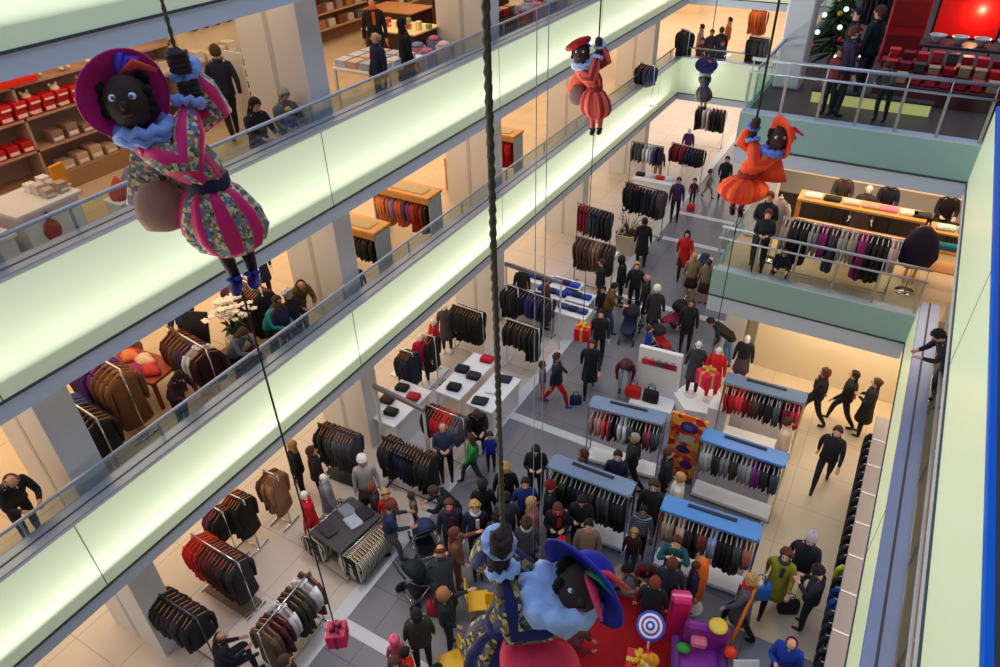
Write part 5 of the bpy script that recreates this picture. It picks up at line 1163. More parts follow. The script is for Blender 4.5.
lp(302,309,'stand',0,'brown haired youth in dark blue between the turquoise boy and the old woman',h=1.55,top=(30,36,60),leg=K_,hair='short',hc='brown')
lp(317,303,'stand',0,'white haired old woman in black at the first floor rail',h=1.55,top=K_,leg=K_,hair='curly',hc='white')
lp(330,290,'lean',-20,'man in an olive brown jacket leaning in the corner of the first floor pier',h=1.7,top=(96,70,30),leg=K_,hair='bald',hc='brown')
lp(369,270,'stand',-30,'youth with dark hair in the shade of the nearer wooden rack',h=1.15,top=(40,40,70),leg=K_,hair='short',hc='brown')
lp(190,335,'stand',180,'person in a blue top behind the orchid',h=1.7,x=-11.0,top=(50,70,120),leg=K_,hair='short',hc='brown')
# ---------------------------------------------------------------- second floor, left side
Z2 = L2
person(0,0,'walk',150,'man in a navy jacket and black jeans walking away on the second floor',z=L2,pos=(-11.2,9.05,L2),h=1.8,top=(20,28,52),leg=(22,22,34),hair='short',hc='brown')
person(0,0,'sit',-10,'dark haired woman in black sitting by the second floor rail',z=L2,pos=(-9.5,8.12,L2),top=K_,leg=K_,hair='long',hc='black')
person(0,0,'sit',-20,'grey haired man in grey sitting against the second floor pier',z=L2,pos=(-9.42,8.74,L2),top=(96,100,104),leg=(80,84,90),hair='short',hc='grey')
o = lp(296,108,'sit',-40,'toddler in blue on the lap of the seated grey haired man',h=.85,z=L2,x=-9.05,top=(40,60,150),leg=(210,210,220),hair='short',hc='blond',child=True); o.location = (-9.19, 8.62, L2+.40)
t = thing('bench', 'low grey bench under the couple by the second floor rail', 'bench', (-9.45, 8.35, L2)); MB().box((0,0,.35), (.42,1.24,.06), bev=.01).build('seat', steeld, t)
for s in (-1,1): MB().box((0,s*.55,.16), (.36,.05,.32)).build('leg', steeld, t)
person(0,0,'stand',-60,'man in a black suit with an orange tie behind the lit table',z=L2,pos=tuple(at(372,6,L2+1.6).xy)+(L2,),h=1.8,top=(18,20,32),leg=K_,hair='short',hc='brown',scarf=(190,80,40))
person(0,0,'stand',-110,'old man in a navy jacket before the lit table',z=L2,pos=tuple(at(376,40,L2+1.55).xy)+(L2,),h=1.7,top=(26,32,62),leg=K_,hair='bald',hc='grey')
person(0,0,'stand',60,'woman in a long black coat with long black hair at the lit table',z=L2,pos=(-9.35,onx(404,40,-9.35).y,L2),h=1.72,top=(14,18,24),leg=K_,hair='long',hc='black',wear='coat')
# shelf wall with red boxes
rosy = M((176,146,130), .6, var=.06, scale=3)
t = thing('toy_shelving', 'rosy beige wall of shelves full of toys at the upper left', 'shelving', (-12.2,4.6,L2))
MB().box((-.25,0,1.3), (.06,8.4,2.6)).build('back_panel', rosy, t); MB().box((0,0,.15), (.5,8.4,.3), bev=.01).build('base_board', M((168,128,98), .6), t)
for z in (.75,1.25,1.75): MB().box((0,0,z), (.45,8.3,.04)).build('shelf', M((186,150,130), .5), t)
for y in (-4.1,-1.5,1.2,4.1): MB().box((0,y,1.3), (.45,.04,2.6)).build('side_panel', rosy, t)
def small_box(x, y, z, sz, c, label, group=None, name='toy_box', lid=None):
    t = thing(name, label, 'box', (x,y,z), random.uniform(-.05,.05), group); MB().box((0,0,sz[2]/2), sz, bev=.006).build('carton', M(c,.4), t)
    MB().box((sz[0]/2+.002,0,sz[2]*.32), (.004,sz[1]*.8,sz[2]*.3)).build('printed_band', M((236,226,220),.5), t)
for k in range(9): small_box(-12.12, 4.85+k*.235, L2+1.272, (.3,.19,.17), (204,24,34), 'red and white toy box in the long row on the upper left shelves', 'red boxes in the long row')
for k in range(9): small_box(-12.05, 4.85+k*.235, L2+1.444, (.26,.19,.1), (214,30,38), 'red and white toy box on top of the long row', 'red boxes on top of the long row')
for k in range(4): small_box(-12.12, 5.0+k*.23, L2+.772, (.28,.18,.16), (200,26,36), 'red box in the short row one shelf lower', 'red boxes in the short row')
for k, c in enumerate(((222,210,190),(210,186,170),(236,232,226))): small_box(-12.12, 4.1+k*.24, L2+.772, (.26,.17,.2), c, '%s box left of the short red row' % ('cream','beige','white')[k])
for k, c in enumerate(((190,200,180),(230,226,150),(180,210,200))): small_box(-12.1, 3.6+k*.3, L2+.302, (.3,.24,.22), c, ('pale green carton low on the shelves','pale yellow carton low on the shelves','pale turquoise carton low on the shelves')[k])
for k in range(30):
    z = (.302,.772,1.272,1.792)[k % 4]; y = (6.2 if z != 1.272 else 8.5)+.27*(k//4) if z != 1.792 else 3.0+.26*(k//4)
    small_box(-12.12, y, L2+z, (.28,.2,.14+.04*(k % 3)), [(200,170,146),(176,140,118),(222,206,190),(150,120,110)][(k*7) % 4], 'beige carton on the upper left toy shelves', 'beige cartons on the toy shelves')
for k in range(6):
    t = thing('metal_lantern', 'black and white figure on the toy shelves at the left frame edge', 'toy', (-12.1, 3.2+.26*k, L2+1.272), 0, 'black and white figures on the toy shelves'); MB().lathe((0,0,0), [(.07,0),(.08,.02),(.05,.12),(.07,.2),(.03,.3),(.01,.34)], 12).build('body', M((50,46,46) if k % 2 else (220,216,210),.5), t); MB().ell((0,0,.36), .05, 10, 8).build('head', whitef, t)
# red cone display of baubles
t = thing('bauble_display', 'red slanted board with silver and gold baubles above the red boxes', 'display', (-12.12,5.6,L2+1.772))
m = MB(); m.prism([(-.16,-.6),(.2,-.6),(.2,.6),(-.16,.6)], 0, .08); m.build('base_board', M((226,40,20),.5), t)
MB().box((-.02,0,.42), (.06,1.0,.75), rot=Matrix.Rotation(-.25,3,'Y'), bev=.02).build('red_board', M((230,44,16),.5), t)
rnd = random.Random(3)
for k in range(11):
    y = -.36+.24*(k % 4)+.06*(k//4); z = .2+.22*(k//4); MB().ell((.10-z*.12, y, z), .085, 12, 8).build('bauble', [M((236,232,220),.2), M((232,196,60),.2), M((226,60,30),.25)][k % 3], t)
for k in range(7):
    x, y, z = -12.1, 6.0+k*.24, L2+1.275+.5*(k % 2); c = [(232,204,176),(214,180,150),(240,226,206)][k % 3]
    t = thing('plush_toy', 'cream plush animal on the shelves right of the red boxes', 'toy', (x,y,z), 0, 'cream plush animals'); m = MB(); m.ell((0,0,.11), (.09,.08,.11)); m.build('body', M(c,.9,var=.15), t); h_ = MB().ell((0.02,0,.27), (.075,.075,.07)).build('head', M(c,.9,var=.15), t)
    for s in (-1,1): MB().ell((0,s*.055,.34), (.02,.025,.03), 8, 6).build('ear', M(c,.9), t); MB().ell((.09,s*.06,.05), (.07,.03,.03), 8, 6).build('leg', M(c,.9), t)
t = thing('striped_ornament', 'round ring shaped toy at the upper right end of the shelves', 'toy', (-12.05,6.5,L2+2.0)); MB().lathe((0,0,.14), [(.06,-.03),(.14,-.03),(.14,.03),(.06,.03)], 22, rot=Matrix.Rotation(1.3,3,'Y')).build('ring', whitef, t); MB().ell((0,0,.14), (.02,.05,.05), 10, 8).build('centre', M((70,60,50)), t)
# white toy table and boxes
tt = table(Vector((-10.45,4.7,L2)), (.9,1.0), .05, 'white cube table with a printed figure near the left edge', z=L2, h=.72)
m = MB(); m.ell((.42,-.1,.34), (.01,.13,.17), 14, 8); m.build('printed_figure', M((176,60,50)), tt); MB().ell((.425,-.1,.56), (.01,.05,.06), 10, 8).build('printed_head', M((90,80,80)), tt)
for k in range(6): small_box(-10.62+.2*(k % 3), 4.85+.2*(k//3), L2+.722, (.16,.14,.12+.03*(k % 2)), [(236,232,230),(206,200,206),(190,170,160)][k % 3], 'small pale carton standing on the white cube table', 'cartons on the white cube table')
t = thing('orange_panel', 'orange upright card behind the cartons on the white cube table', 'card', (-10.35,5.15,L2+.722), .2); MB().box((0,0,.17), (.05,.22,.34), bev=.005).build('panel', M((240,160,30),.5), t); MB().box((0,0,.01), (.12,.2,.02)).build('foot', whitef, t)
table(Vector((-10.45,3.86,L2)), (1.0,.55), 0, 'white slanted display table at the left frame edge', z=L2, h=.55)
for k, c in enumerate(((110,100,50),(170,40,60),(90,70,60))): 
    t = thing('toy_car', ('olive toy truck on the slanted table','crimson toy truck on the slanted table','brown toy truck on the slanted table')[k], 'toy', (-10.7+.25*k,3.82,L2+.552), .3); MB().box((0,0,.08), (.2,.1,.07), bev=.02).build('body', M(c,.5), t); MB().box((-.03,0,.13), (.09,.09,.05), bev=.01).build('cab', M(c,.4), t)
    for a in (-.06,.06):
        for b in (-.05,.05): MB().lathe((a,b,.03), [(.03,-.01),(.03,.01)], 10, rot=Matrix.Rotation(PI/2,3,'X')).build('wheel', blackm, t)
for k, (x, y, c, lb) in enumerate(((-9.75,5.6,(190,60,50),'red toy ship at the right of the white cube table'), (-9.6,6.1,(40,130,220),'bright blue toy tent by the second floor rail'), (-9.9,5.9,(120,120,150),'grey toy set by the second floor rail'))):
    t = thing('toy', lb, 'toy', (x,y,L2+.5)); m = MB(); m.lathe((0,0,0), [(.16,0),(.17,.05),(.1,.2),(.02,.32)], 8); m.build('body', M(c,.5), t); MB().box((0,0,-.02), (.4,.4,.04), bev=.01).build('tray', whitef, t)
    tag(MB().box((x,y,L2+.23),(.36,.36,.46),bev=.01).build('toy_stand', whitef), ('white stand under the red toy ship','white stand under the blue toy tent','white stand under the grey toy set')[k], 'stand')
# magazine shelves by the walking man
t = thing('magazine_rack', 'tiered white rack with dark magazines right of the walking man', 'rack', (-11.35,10.2,L2), 0)
for k in range(6): MB().box((.1-.03*k,0,.2+.2*k), (.4,1.3,.03)).build('shelf', whitef, t); MB().box((.12-.03*k,0,.24+.2*k), (.25,1.1,.05)).build('magazines', M([(40,36,40),(60,60,64),(150,24,30),(44,40,44),(120,130,90),(50,40,40)][k],.4), t)
for s in (-1,1): MB().box((0,s*.66,.75), (.45,.03,1.5)).build('side_panel', whitef, t)
t = thing('accessory_showcase', 'cream wall panel with dark spectacles and a maroon box above the walking man', 'display', (-12.3,10.5,L2)); MB().box((0,0,1.2), (.1,2.8,2.4)).build('panel', cream, t)
for k in range(5): MB().lathe((.12,-1.0+.28*k,1.9), [(.08,-.02),(.11,-.02),(.11,.02),(.08,.02)], 14, rot=Matrix.Rotation(PI/2,3,'Y')).build('ring_ornament', M((90,40,50),.4), t)
MB().box((.12,.9,1.5), (.14,.24,.45), bev=.01).build('maroon_box', M((120,20,36),.5), t)
# counters with boxes between the second floor piers
q = at(352,70,L2+.9); table(Vector((-9.95,12.15,L2)), (1.3,1.6), 0, 'white layered display table with boxed goods right of the second floor pier', z=L2, h=.85, style='legs')
for k in range(12): small_box(-10.45+.32*(k % 4), 11.6+.42*(k//4), L2+.852, (.26,.34,.14), [(190,196,214),(206,170,156),(170,176,196),(220,214,216)][k % 4], 'pale boxed goods on the layered display table', 'boxed goods on the layered table')
for (x, y, c, lb) in ((-11.2,14.6,(250,224,170),'dark counter with a bright lamp lit top on the second floor'),(-12.6,16.4,(180,120,60),'orange brown wooden counter further back on the second floor')):
    t = thing('counter', lb, 'counter', (x,y,L2)); MB().box((0,0,.45), (1.5,1.0,.9), bev=.01).build('block', M((70,40,34),.5), t); MB().box((0,0,.92), (1.6,1.1,.04), bev=.01).build('top_board', M(c,.4), t)
for k in range(10): small_box(-11.8+.15*k, 14.5+.2*(k % 2), L2+.942, (.11,.12,.1+.04*(k % 3)), [(236,220,150),(150,170,70),(190,60,60),(240,236,230)][k % 4], 'little packet on the lamp lit counter', 'packets on the lamp lit counter')
t = thing('goods_shelving', 'tall shelves crammed with small goods at the back of the second floor', 'shelving', (-14.6,18.5,L2))
MB().box((-.2,0,1.2), (.05,9,2.4)).build('back_panel', M((150,110,84),.6), t)
for z in (.4,.8,1.2,1.6,2.0): MB().box((0,0,z), (.4,9,.03)).build('shelf', M((190,150,110),.5), t)
rnd = random.Random(12)
for k in range(110):
    y = 14.2+ (k % 22)*.4; z = L2+.415+.4*(k//22)
    o = tag(MB().box((0,0,.1), (.2,.26,.2+.06*(k%2)), bev=.02).build('packet', M([(150,120,110),(190,170,160),(120,60,50),(90,90,110),(170,110,60),(200,196,190)][rnd.randrange(6)],.6), None, (-14.55,y,z)), 'small packet on the crammed shelves at the back of the second floor', 'packet', 'packets on the crammed back shelves')
for k in range(12):
    z = L2; x = -9.7-.5*(k % 2); y = 13.5+.34*k if k < 4 else 18.2+.36*(k-4)
    o = thing('shopping_basket', 'bundle of pink blue and lilac goods along the second floor rail', 'basket', (x,y,z), 0, 'bundles along the second floor rail'); MB().lathe((0,0,0), [(.16,0),(.2,.75),(.19,.76),(.16,.7),(.02,.7)], 12).build('basket', M([(150,150,190),(170,120,160),(190,180,200),(110,120,160),(140,40,50)][k % 5],.6), o); MB().ell((0,0,.78), (.15,.15,.07), 10, 6).build('goods', M([(190,110,150),(120,140,200),(210,200,210)][k % 3],.7), o)
# ---------------------------------------------------------------- first floor landing
rack((-1.75,15.35,L1+1.35), (.62,15.35,L1+1.35), 'long rail of black grey and plum tops behind the landing railing', 'on the landing rail behind the railing', [('shirt',(170,150,140)),('coat',K),('coat',K),('shirt',GY),('shirt',(130,24,110)),('coat',(60,50,66)),('shirt',(150,140,136)),('shirt',(140,130,130)),('coat',(150,26,110)),('coat',K),('coat',K),('shirt',(176,160,156))], 24, z=L1, h=1.35, frame=chrome, hang_m=hanger_c, seed=61)
hang('cape', (.98,15.7,L1+1.62), .2, (26,16,50), 'dark violet knitted cape displayed at the right end of the landing rail', None)
t = thing('display_stand', 'thin steel stand that holds the violet cape', 'stand', (.98,15.7,L1)); MB().tube([(0,0,0),(0,0,1.66)], .014, 6).build('pole', chrome, t); MB().lathe((0,0,0), [(.2,0),(.2,.015),(.02,.02)], 16).build('foot', chrome, t)
hang('coat', (-1.95,15.75,L1+1.62), -.5, (216,190,176), 'cream blouse hanging at the left end of the wooden shelf', None)
t = thing('display_stand', 'thin steel stand that holds the cream blouse', 'stand', (-1.95,15.75,L1)); MB().tube([(0,0,0),(0,0,1.66)], .014, 6).build('pole', chrome, t); MB().lathe((0,0,0), [(.2,0),(.2,.015),(.02,.02)], 16).build('foot', chrome, t)
t = thing('wooden_shelf_unit', 'lit wooden shelf unit with folded clothes behind the landing rail', 'shelving', (-.35,16.35,L1)); wl = M((224,160,84), .45, var=.1, scale=5)
MB().box((0,0,1.47), (2.6,.55,.06), bev=.01).build('top_shelf', wl, t); MB().box((0,0,.8), (2.5,.5,.04)).build('shelf', wl, t)
for s in (-1,1): MB().box((s*1.27,0,.72), (.05,.5,1.44)).build('side_panel', wl, t)
t = thing('wooden_shelf_unit', 'short wooden shelf unit with turquoise folded clothes at the right', 'shelving', (1.55,16.3,L1))
for z in (.45,.9,1.32): MB().box((0,0,z), (.95,.5,.05), bev=.01).build('shelf', wl, t)
for s in (-1,1): MB().box((s*.46,0,.66), (.04,.46,1.32)).build('side_panel', wl, t)
for k, (x, c, lb) in enumerate(((-1.35,(236,226,220),'white blouse folded at the left end of the lit wooden shelf'),(-.95,(24,20,22),'black jumper on the left of the lit wooden shelf'),(-.55,(206,190,180),'beige jumper on the lit wooden shelf'),(-.15,(200,150,130),'salmon top on the middle of the lit wooden shelf'),(.2,(226,120,150),'pink top on the right half of the lit wooden shelf'),(.6,(236,206,206),'pale pink top near the right end of the lit wooden shelf'),(.85,(40,34,36),'charcoal jumper at the right end of the lit wooden shelf'))):
    folded((x,16.35,L1+1.502), 0, c, lb, None, 1.1, 1)
for k, (x, z, c, lb) in enumerate(((1.35,1.35,(180,206,206),'pale blue top on the short wooden shelf'),(1.75,1.35,(20,170,180),'turquoise top on the short wooden shelf'),(1.5,.93,(30,160,190),'bright blue towel like top on the middle board of the short shelf'))): folded((x,16.3,L1+z), 0, c, lb, None, 1.1, 1)
mannequin(0,0,'cam','mannequin with a printed scarf behind the lit wooden shelf','coat',(70,60,70),K,z=L1,pos=(-.3,17.2,L1))
dk = M((44,38,38), .6); t = thing('display_podium', 'long dark podium behind the lit wooden shelf', 'podium', (-.3,18.8,L1)); MB().box((0,0,.35), (4.6,1.3,.7), bev=.02).build('block', dk, t); MB().box((0,0,.72), (4.7,1.4,.04), bev=.01).build('top_board', M((84,78,76),.5), t)
for k, (x, c, lb) in enumerate(((-.9,(70,60,60),'seated person in grey on the dark podium'),(.1,(30,30,50),'seated person in black and navy on the dark podium'),(1.35,(22,20,24),'seated person in black at the right end of the dark podium'))):
    o = person(0,0,'sit',-80,lb,z=L1,pos=(x,18.1,L1),top=c,leg=K_,hair='short',hc='brown'); o.location.z += .28
table(Vector((-.75,14.98+.12,L1)), (2.3,.36), 0, 'low white shelf along the foot of the landing railing', z=L1, h=.14) if False else None
person(0,0,'fold','cam','man in a black leather jacket standing at the landing railing',z=L1,pos=(-2.15,15.45,L1),h=1.78,top=(24,26,38),leg=(34,34,44),hair='short',hc='red')
person(0,0,'fold','cam','shorter woman in black held in front of the leather jacket man',z=L1,pos=(-2.05,15.05,L1),h=1.55,top=(26,30,44),leg=(30,30,40),hair='short',hc='auburn')
person(0,0,'crouch','cam','child crouching in dark clothes behind the landing glass',z=L1,pos=(-1.55,15.2,L1),h=1.35,top=(26,28,50),leg=(70,24,34),hair='short',hc='brown')
person(0,0,'lean',200,'person in dark clothes leaning over the right hand balcony',z=L1,pos=(at(938,335,L1+1.4).x+.35,at(938,335,L1+1.4).y,L1),h=1.7,top=(26,26,40),leg=(40,40,60),hair='short',hc='black')
# ---------------------------------------------------------------- far end, first floor
def farp(px, py, kind, hd, lb, z=L1, h=1.7, **k):
    q = at(px, py, z+h*.95); q.y = max(q.y, YB+.75); return person(0,0,kind,hd,lb,z=z,h=h,pos=(q.x,q.y,z),**k)
farp(702,27,'stand','left','far woman in a white patterned top at the end balcony',top=(190,170,176),leg=K_,hair='short',hc='brown')
farp(722,30,'stand','away','large far person in dark grey at the end balcony',top=(50,44,56),leg=(190,50,40),hair='short',hc='brown',wear='coat',h=1.8)
farp(710,34,'stand','cam','far person in dark plum beside the patterned top',top=(60,40,60),leg=K_,hair='short',hc='brown')
farp(690,50,'stand','cam','far child in red peeping over the end railing on the left',h=1.35,child=True,top=(150,30,40),leg=K_,hc='brown')
farp(716,48,'stand','cam','far child with auburn hair peeping over the end railing',h=1.35,child=True,top=(40,50,90),leg=K_,hc='auburn')
farp(730,20,'stand','left','far person carrying orange trousers by the counter',top=(160,90,60),leg=(190,60,40),hair='short',hc='black')
rack((682,28), (690,31), 'far rail of navy coats at the left of the end balcony', 'on the far rail left of the end balcony', [('coat',N),('coat',K)], 5, z=L1, h=1.7, seed=71)
rack((750,35), (770,38), 'far rail of dark coats next to the white column', 'on the far rail next to the white column', [('coat',K),('coat',(60,54,50)),('coat',GR)], 9, z=L1, h=1.7, seed=72)
rack((752,8), (768,10), 'far rail of orange brown coats next to the white column', 'on the far rail of orange coats', [('coat',(196,100,50)),('coat',(170,80,40))], 7, z=L1, h=1.8, seed=73)
rack((640,62), (655,66), 'rail of black tops between the last first floor piers', 'on the rail between the last first floor piers', [('shirt',K),('shirt',N)], 6, z=L1, h=1.45, seed=74)
table(Vector((-12.2,41,L1)), (2.2,1.2), 0, 'far cream counter with black tills at the end of the first floor', z=L1, h=.95, m=M((230,206,170),.5))
for k in range(2): 
    t = thing('till', ('black till at the left of the far cream counter','black till at the right of the far cream counter')[k], 'till', (-12.7+1.0*k,41,L1+.952)); MB().box((0,0,.06), (.4,.35,.12), bev=.01).build('base', blackm, t); MB().box((0,.1,.28), (.4,.05,.3), rot=Matrix.Rotation(-.3,3,'X')).build('screen', blackm, t)
# ---------------------------------------------------------------- second floor landing: red festive shop
redm = (176,20,26)
t = thing('backlit_panel', 'glowing red lamp panel on the dark second floor shop', 'lamp', (.6,19.9,L2)); MB().box((0,0,1.15), (1.35,.05,1.0), bev=.01).build('frame', M((40,20,20),.5), t); MB().box((0,-.03,1.15), (1.25,.02,.9)).build('red_screen', M((200,16,12), .4, emit=.35), t)
for s in (-1,1): MB().tube([(s*.6,.02,0),(s*.6,.02,.7)], .02, 6).build('stand', blackm, t)
light('added screen hot spot', 'POINT', (.8,19.62,L2+1.25), 16, (1,.55,.3), .04)  # point light added in front of the red screen for its hot spot
t = thing('tiered_shelf', 'stepped dark red shelves of tins and bowls behind the second floor railing', 'shelving', (.55,16.9,L2))
for k in range(3): MB().box((0,.36*k,(.36+.14*k)/2), (2.7,.35,.36+.14*k), bev=.01).build('step', M((90+20*k,20,28),.5), t)
rnd = random.Random(6)
for k in range(30):
    r_ = k//10; x = -.6+.27*(k % 10); y = 16.9+.36*r_; z = L2+.36+.14*r_
    c = [(150,20,30),(190,30,34),(110,16,30),(160,130,90),(60,60,50),(170,40,50)][rnd.randrange(6)]; h = rnd.uniform(.10,.2)
    t = thing('gift_tin', 'small red and gold tin on the stepped red shelves', 'tin', (x,y,z+.002), 0, 'tins on the stepped red shelves'); MB().box((0,0,h/2), (.2,.2,h), bev=.02).build('tin_body', M(c,.4), t); MB().box((0,0,h+.012), (.21,.21,.025), bev=.005).build('lid', M([min(255,v*1.3) for v in c],.4), t)
table(Vector((.75,18.7,L2)), (1.9,.6), 0, 'dark table with white bowls in front of the glowing red panel', z=L2, h=.8, m=M((60,50,50),.5), style='legs')
for k in range(4):
    o = tag(MB().lathe((0,0,0), [(.06,0),(.07,.02),(.16,.13),(.17,.16),(.15,.15),(.05,.04)], 20).build('bowl', M((206,190,180),.3), None, (.1+.42*k,18.7,L2+.802)), 'pale bowl in the row on the dark table before the glowing panel', 'bowl', 'bowls before the glowing panel')
t = thing('red_case', 'open red upright case left of the glowing panel', 'case', (-.6,20.0,L2), .1); MB().box((0,0,.75), (.8,.4,1.5), bev=.02).build('case_body', M(redm,.5), t); MB().box((0,-.21,1.1), (.7,.02,.5)).build('inner_panel', M((150,18,20),.5), t); MB().box((0,-.21,.4), (.7,.02,.5)).build('inner_panel', M((120,14,20),.5), t)
t = thing('lit_plinth', 'low lit cream plinth behind the second floor glass', 'plinth', (-.75,16.15,L2)); MB().box((0,0,.11), (2.2,.2,.22), bev=.01).build('block', M((220,206,130),.5,emit=.4), t); MB().box((0,.0,.24), (2.25,.24,.04)).build('top_board', M((60,40,40),.5), t)
# christmas tree
t = thing('christmas_tree', 'dark green christmas tree with white lights and red ornaments behind the glass', 'tree', (-1.9,18.6,L2)); m = MB(); rnd = random.Random(15)
MB().tube([(0,0,0),(0,0,1.9)], [.05,.02], 8).build('trunk', M((70,46,30)), t)
for k in range(260):
    z = rnd.uniform(.3,2.0); r = (2.1-z)*.42; a = rnd.uniform(0,2*PI); m.tube([(0,0,z+.08),(r*.6*math.cos(a),r*.6*math.sin(a),z+.02),(r*math.cos(a),r*math.sin(a),z-.06)], [.012,.05,.01], 5, flatx=.5)
m.build('needles', M((24,60,34),.8), t)
for k in range(24):
    z = rnd.uniform(.4,1.9); r = (2.1-z)*.42; a = rnd.uniform(PI,2*PI); MB().ell((r*math.cos(a),r*math.sin(a),z), .055, 8, 6).build('bauble', [M((190,24,30),.3), M((230,226,220),.3,emit=1.2), M((210,160,60),.3)][k % 3], t)
t = thing('red_hammock_banner', 'curved red banner with a white stripe at the top of the festive shop', 'banner', (-1.6,20.8,L2)); rg = []
m = MB(); N = 14
vs = []; 
for i in range(N+1):
    x = -1.1+2.2*i/N; z = 2.2-.5*math.cos((i/N-.5)*PI)
    vs += [(x,-.25,z),(x,.25,z+.15)]
m.add(vs, [(2*i,2*i+2,2*i+3,2*i+1) for i in range(N)], [1 if False else 0]*N); o = m.build('cloth', M((220,20,16),.5), t); o.modifiers.new('t','SOLIDIFY').thickness = .05
for s in (-1,1): MB().tube([(s*1.1,0,0),(s*1.1,0,2.3)], .025, 6).build('pole', M((150,110,70),.5), t)
for px, py, kind, hd, lb, c, hr, h in ((893,66,'lean',250,'child in grey green leaning at the second floor glass',(76,90,80),'brown',1.25),(858,16,'stand',200,'person in black standing deep in the festive shop',(16,14,18),'black',1.75),(880,14,'stand',150,'taller person in a black coat next to the red case',(18,18,26),'brown',1.82),(832,66,'stand',240,'person in orange and purple standing low by the second floor glass',(120,44,40),'brown',1.25),(850,40,'stand',30,'person in dark violet beside the christmas tree',(40,26,54),'auburn',1.65)):
    q = at(px, py, L2+h*.93); q.y = max(q.y, 15.4); person(0,0,kind,hd,lb,z=L2,h=h,pos=(q.x, q.y, L2),top=c,leg=K_,hair='short',hc=hr)
rack((-2.75+.9,21.5,L2+1.5), (-.9,21.5,L2+1.5), 'dark rail of dark garments right of the white column', 'on the dark rail beyond the white column', [('coat',(60,50,54)),('coat',K)], 8, z=L2, h=1.5, frame=blackm, seed=81)
# ---------------------------------------------------------------- ropes, wires, dolls and gifts
def z_at(x, y, py):
    lo, hi = 0, CAMZ-.2
    for _ in range(40):
        m_ = (lo+hi)/2; v = Vector((x,y,m_-CAMZ)); yy = 333.5-FPX*(v.dot(_u))/v.dot(_f)
        if yy > py: lo = m_
        else: hi = m_
    return (lo+hi)/2
floral = patterned([(206,180,130),(120,130,96),(190,116,70),(96,120,170),(224,206,160),(84,84,60)], 38)
paisley = patterned([(176,140,70),(120,110,50),(90,60,40),(60,70,110),(206,180,110),(40,40,30)], 32)
pink = M((226,22,104), .6, var=.1)
def facing(x, y, add=0): return math.atan2(-y, -x)+PI/2+math.radians(add)
TOP = 21.8
# 1 pink doll
x, y, zh = -4.58, 3.37, 10.84
doll('big hanging doll in pink and flowered puffed clothes with a wide pink hat', (x,y,zh-1.80), facing(x,y,-8), 1.0, 1, pink, floral, (150,170,226), (206,16,110), 'brim', (22,26,96), (44,18,38), (26,20,52), [(.16,.05,.10,(84,60,190)),(.26,.0,.02,(236,80,50)),(.08,.05,.16,(100,70,200))], cape=floral, sack=M((170,124,104),.8), torsom=[pink, floral], headx=-.38, hatr=.86)
rope('rope', 'thick brown rope that carries the pink doll', x, y, zh-1.9, TOP, .017)
zb = z_at(x, y, 640); rope('thin_rope', 'thin dark rope hanging below the pink doll down to the pink gift', x, y, zb+.44, zh-1.9, .010, thinrope, False)
present('gift_box', 'hot pink gift box hanging low on the thin rope at the lower left', (x-.0, y, zb), .85, (220,24,90), (140,16,60), .6)
# 2 red doll
x, y, zh = -5.70, 13.74, 8.61
doll('hanging doll in salmon and crimson stripes with a red beret, upper middle', (x,y,zh-1.80), facing(x,y,-8), 1.0, 1, M((232,96,74),.7), M((150,26,34),.7), (176,190,232), (166,14,26), 'beret', (26,14,16), (226,70,44), (130,24,30), [(.22,-.02,-.02,(80,70,200))], cape=M((232,104,76),.8), sack=M((130,96,96),.8), headx=-.33)
rope('thin_rope', 'dark rope that carries the doll with the red beret', x, y, zh-1.9, TOP, .016, thinrope, False)
zb = z_at(x, y, 338); rope('thin_rope', 'thin dark rope below the doll with the red beret down to the gold ribboned gift', x, y, zb+.5, zh-1.9, .010, thinrope, False)
present('gift_box', 'red gift box with a gold ribbon hanging in the middle of the hall', (x,y,zb), 1.25, (206,20,40), (216,170,50), .2)
# 3 orange doll
x, y, zh = -2.18, 12.28, 7.98
doll('hanging doll in vivid orange with an orange hat and pink feather, upper right', (x,y,zh-1.62), facing(x,y,6), 1.0, -1, M((248,84,14),.6), M((226,50,14),.6), (120,140,220), (246,66,16), 'brim', (50,16,22), (150,24,30), (150,30,20), [(-.36,.02,-.10,(240,24,130)),(-.25,.0,-.16,(50,50,200))], squat=.6, headx=-.40, headup=.0, hattop=(-.9,.35,.15), cape=M((232,70,30),.7))
rope('rope', 'dark rope that carries the orange doll', x, y, zh-1.7, TOP, .020, thinrope, False)
zb = z_at(x, y, 384); rope('thin_rope', 'thin dark rope below the orange doll down to the pink and gold gift', x, y, zb+.5, zh-1.7, .010, thinrope, False)
present('gift_box', 'magenta gift box with gold patches hanging near the white plinths', (x,y,zb), 1.2, (214,20,80), (206,160,60), .9)
# 4 far doll under its navy hat
x, y, zh = -6.93, 27.25, 4.86
doll('small far hanging doll under a round navy hat before the end band', (x,y,zh-1.72), facing(x,y), .95, 1, M((70,60,50),.7), M((24,26,60),.7), (150,160,190), (16,20,80), 'back', (26,20,20), (150,130,120), (30,50,150), [(.2,-.1,.1,(214,80,50))], headx=-.05)
rope('thin_rope', 'thin dark rope that carries the far doll with the navy hat', x, y, zh-1.8, TOP, .016, thinrope, False)
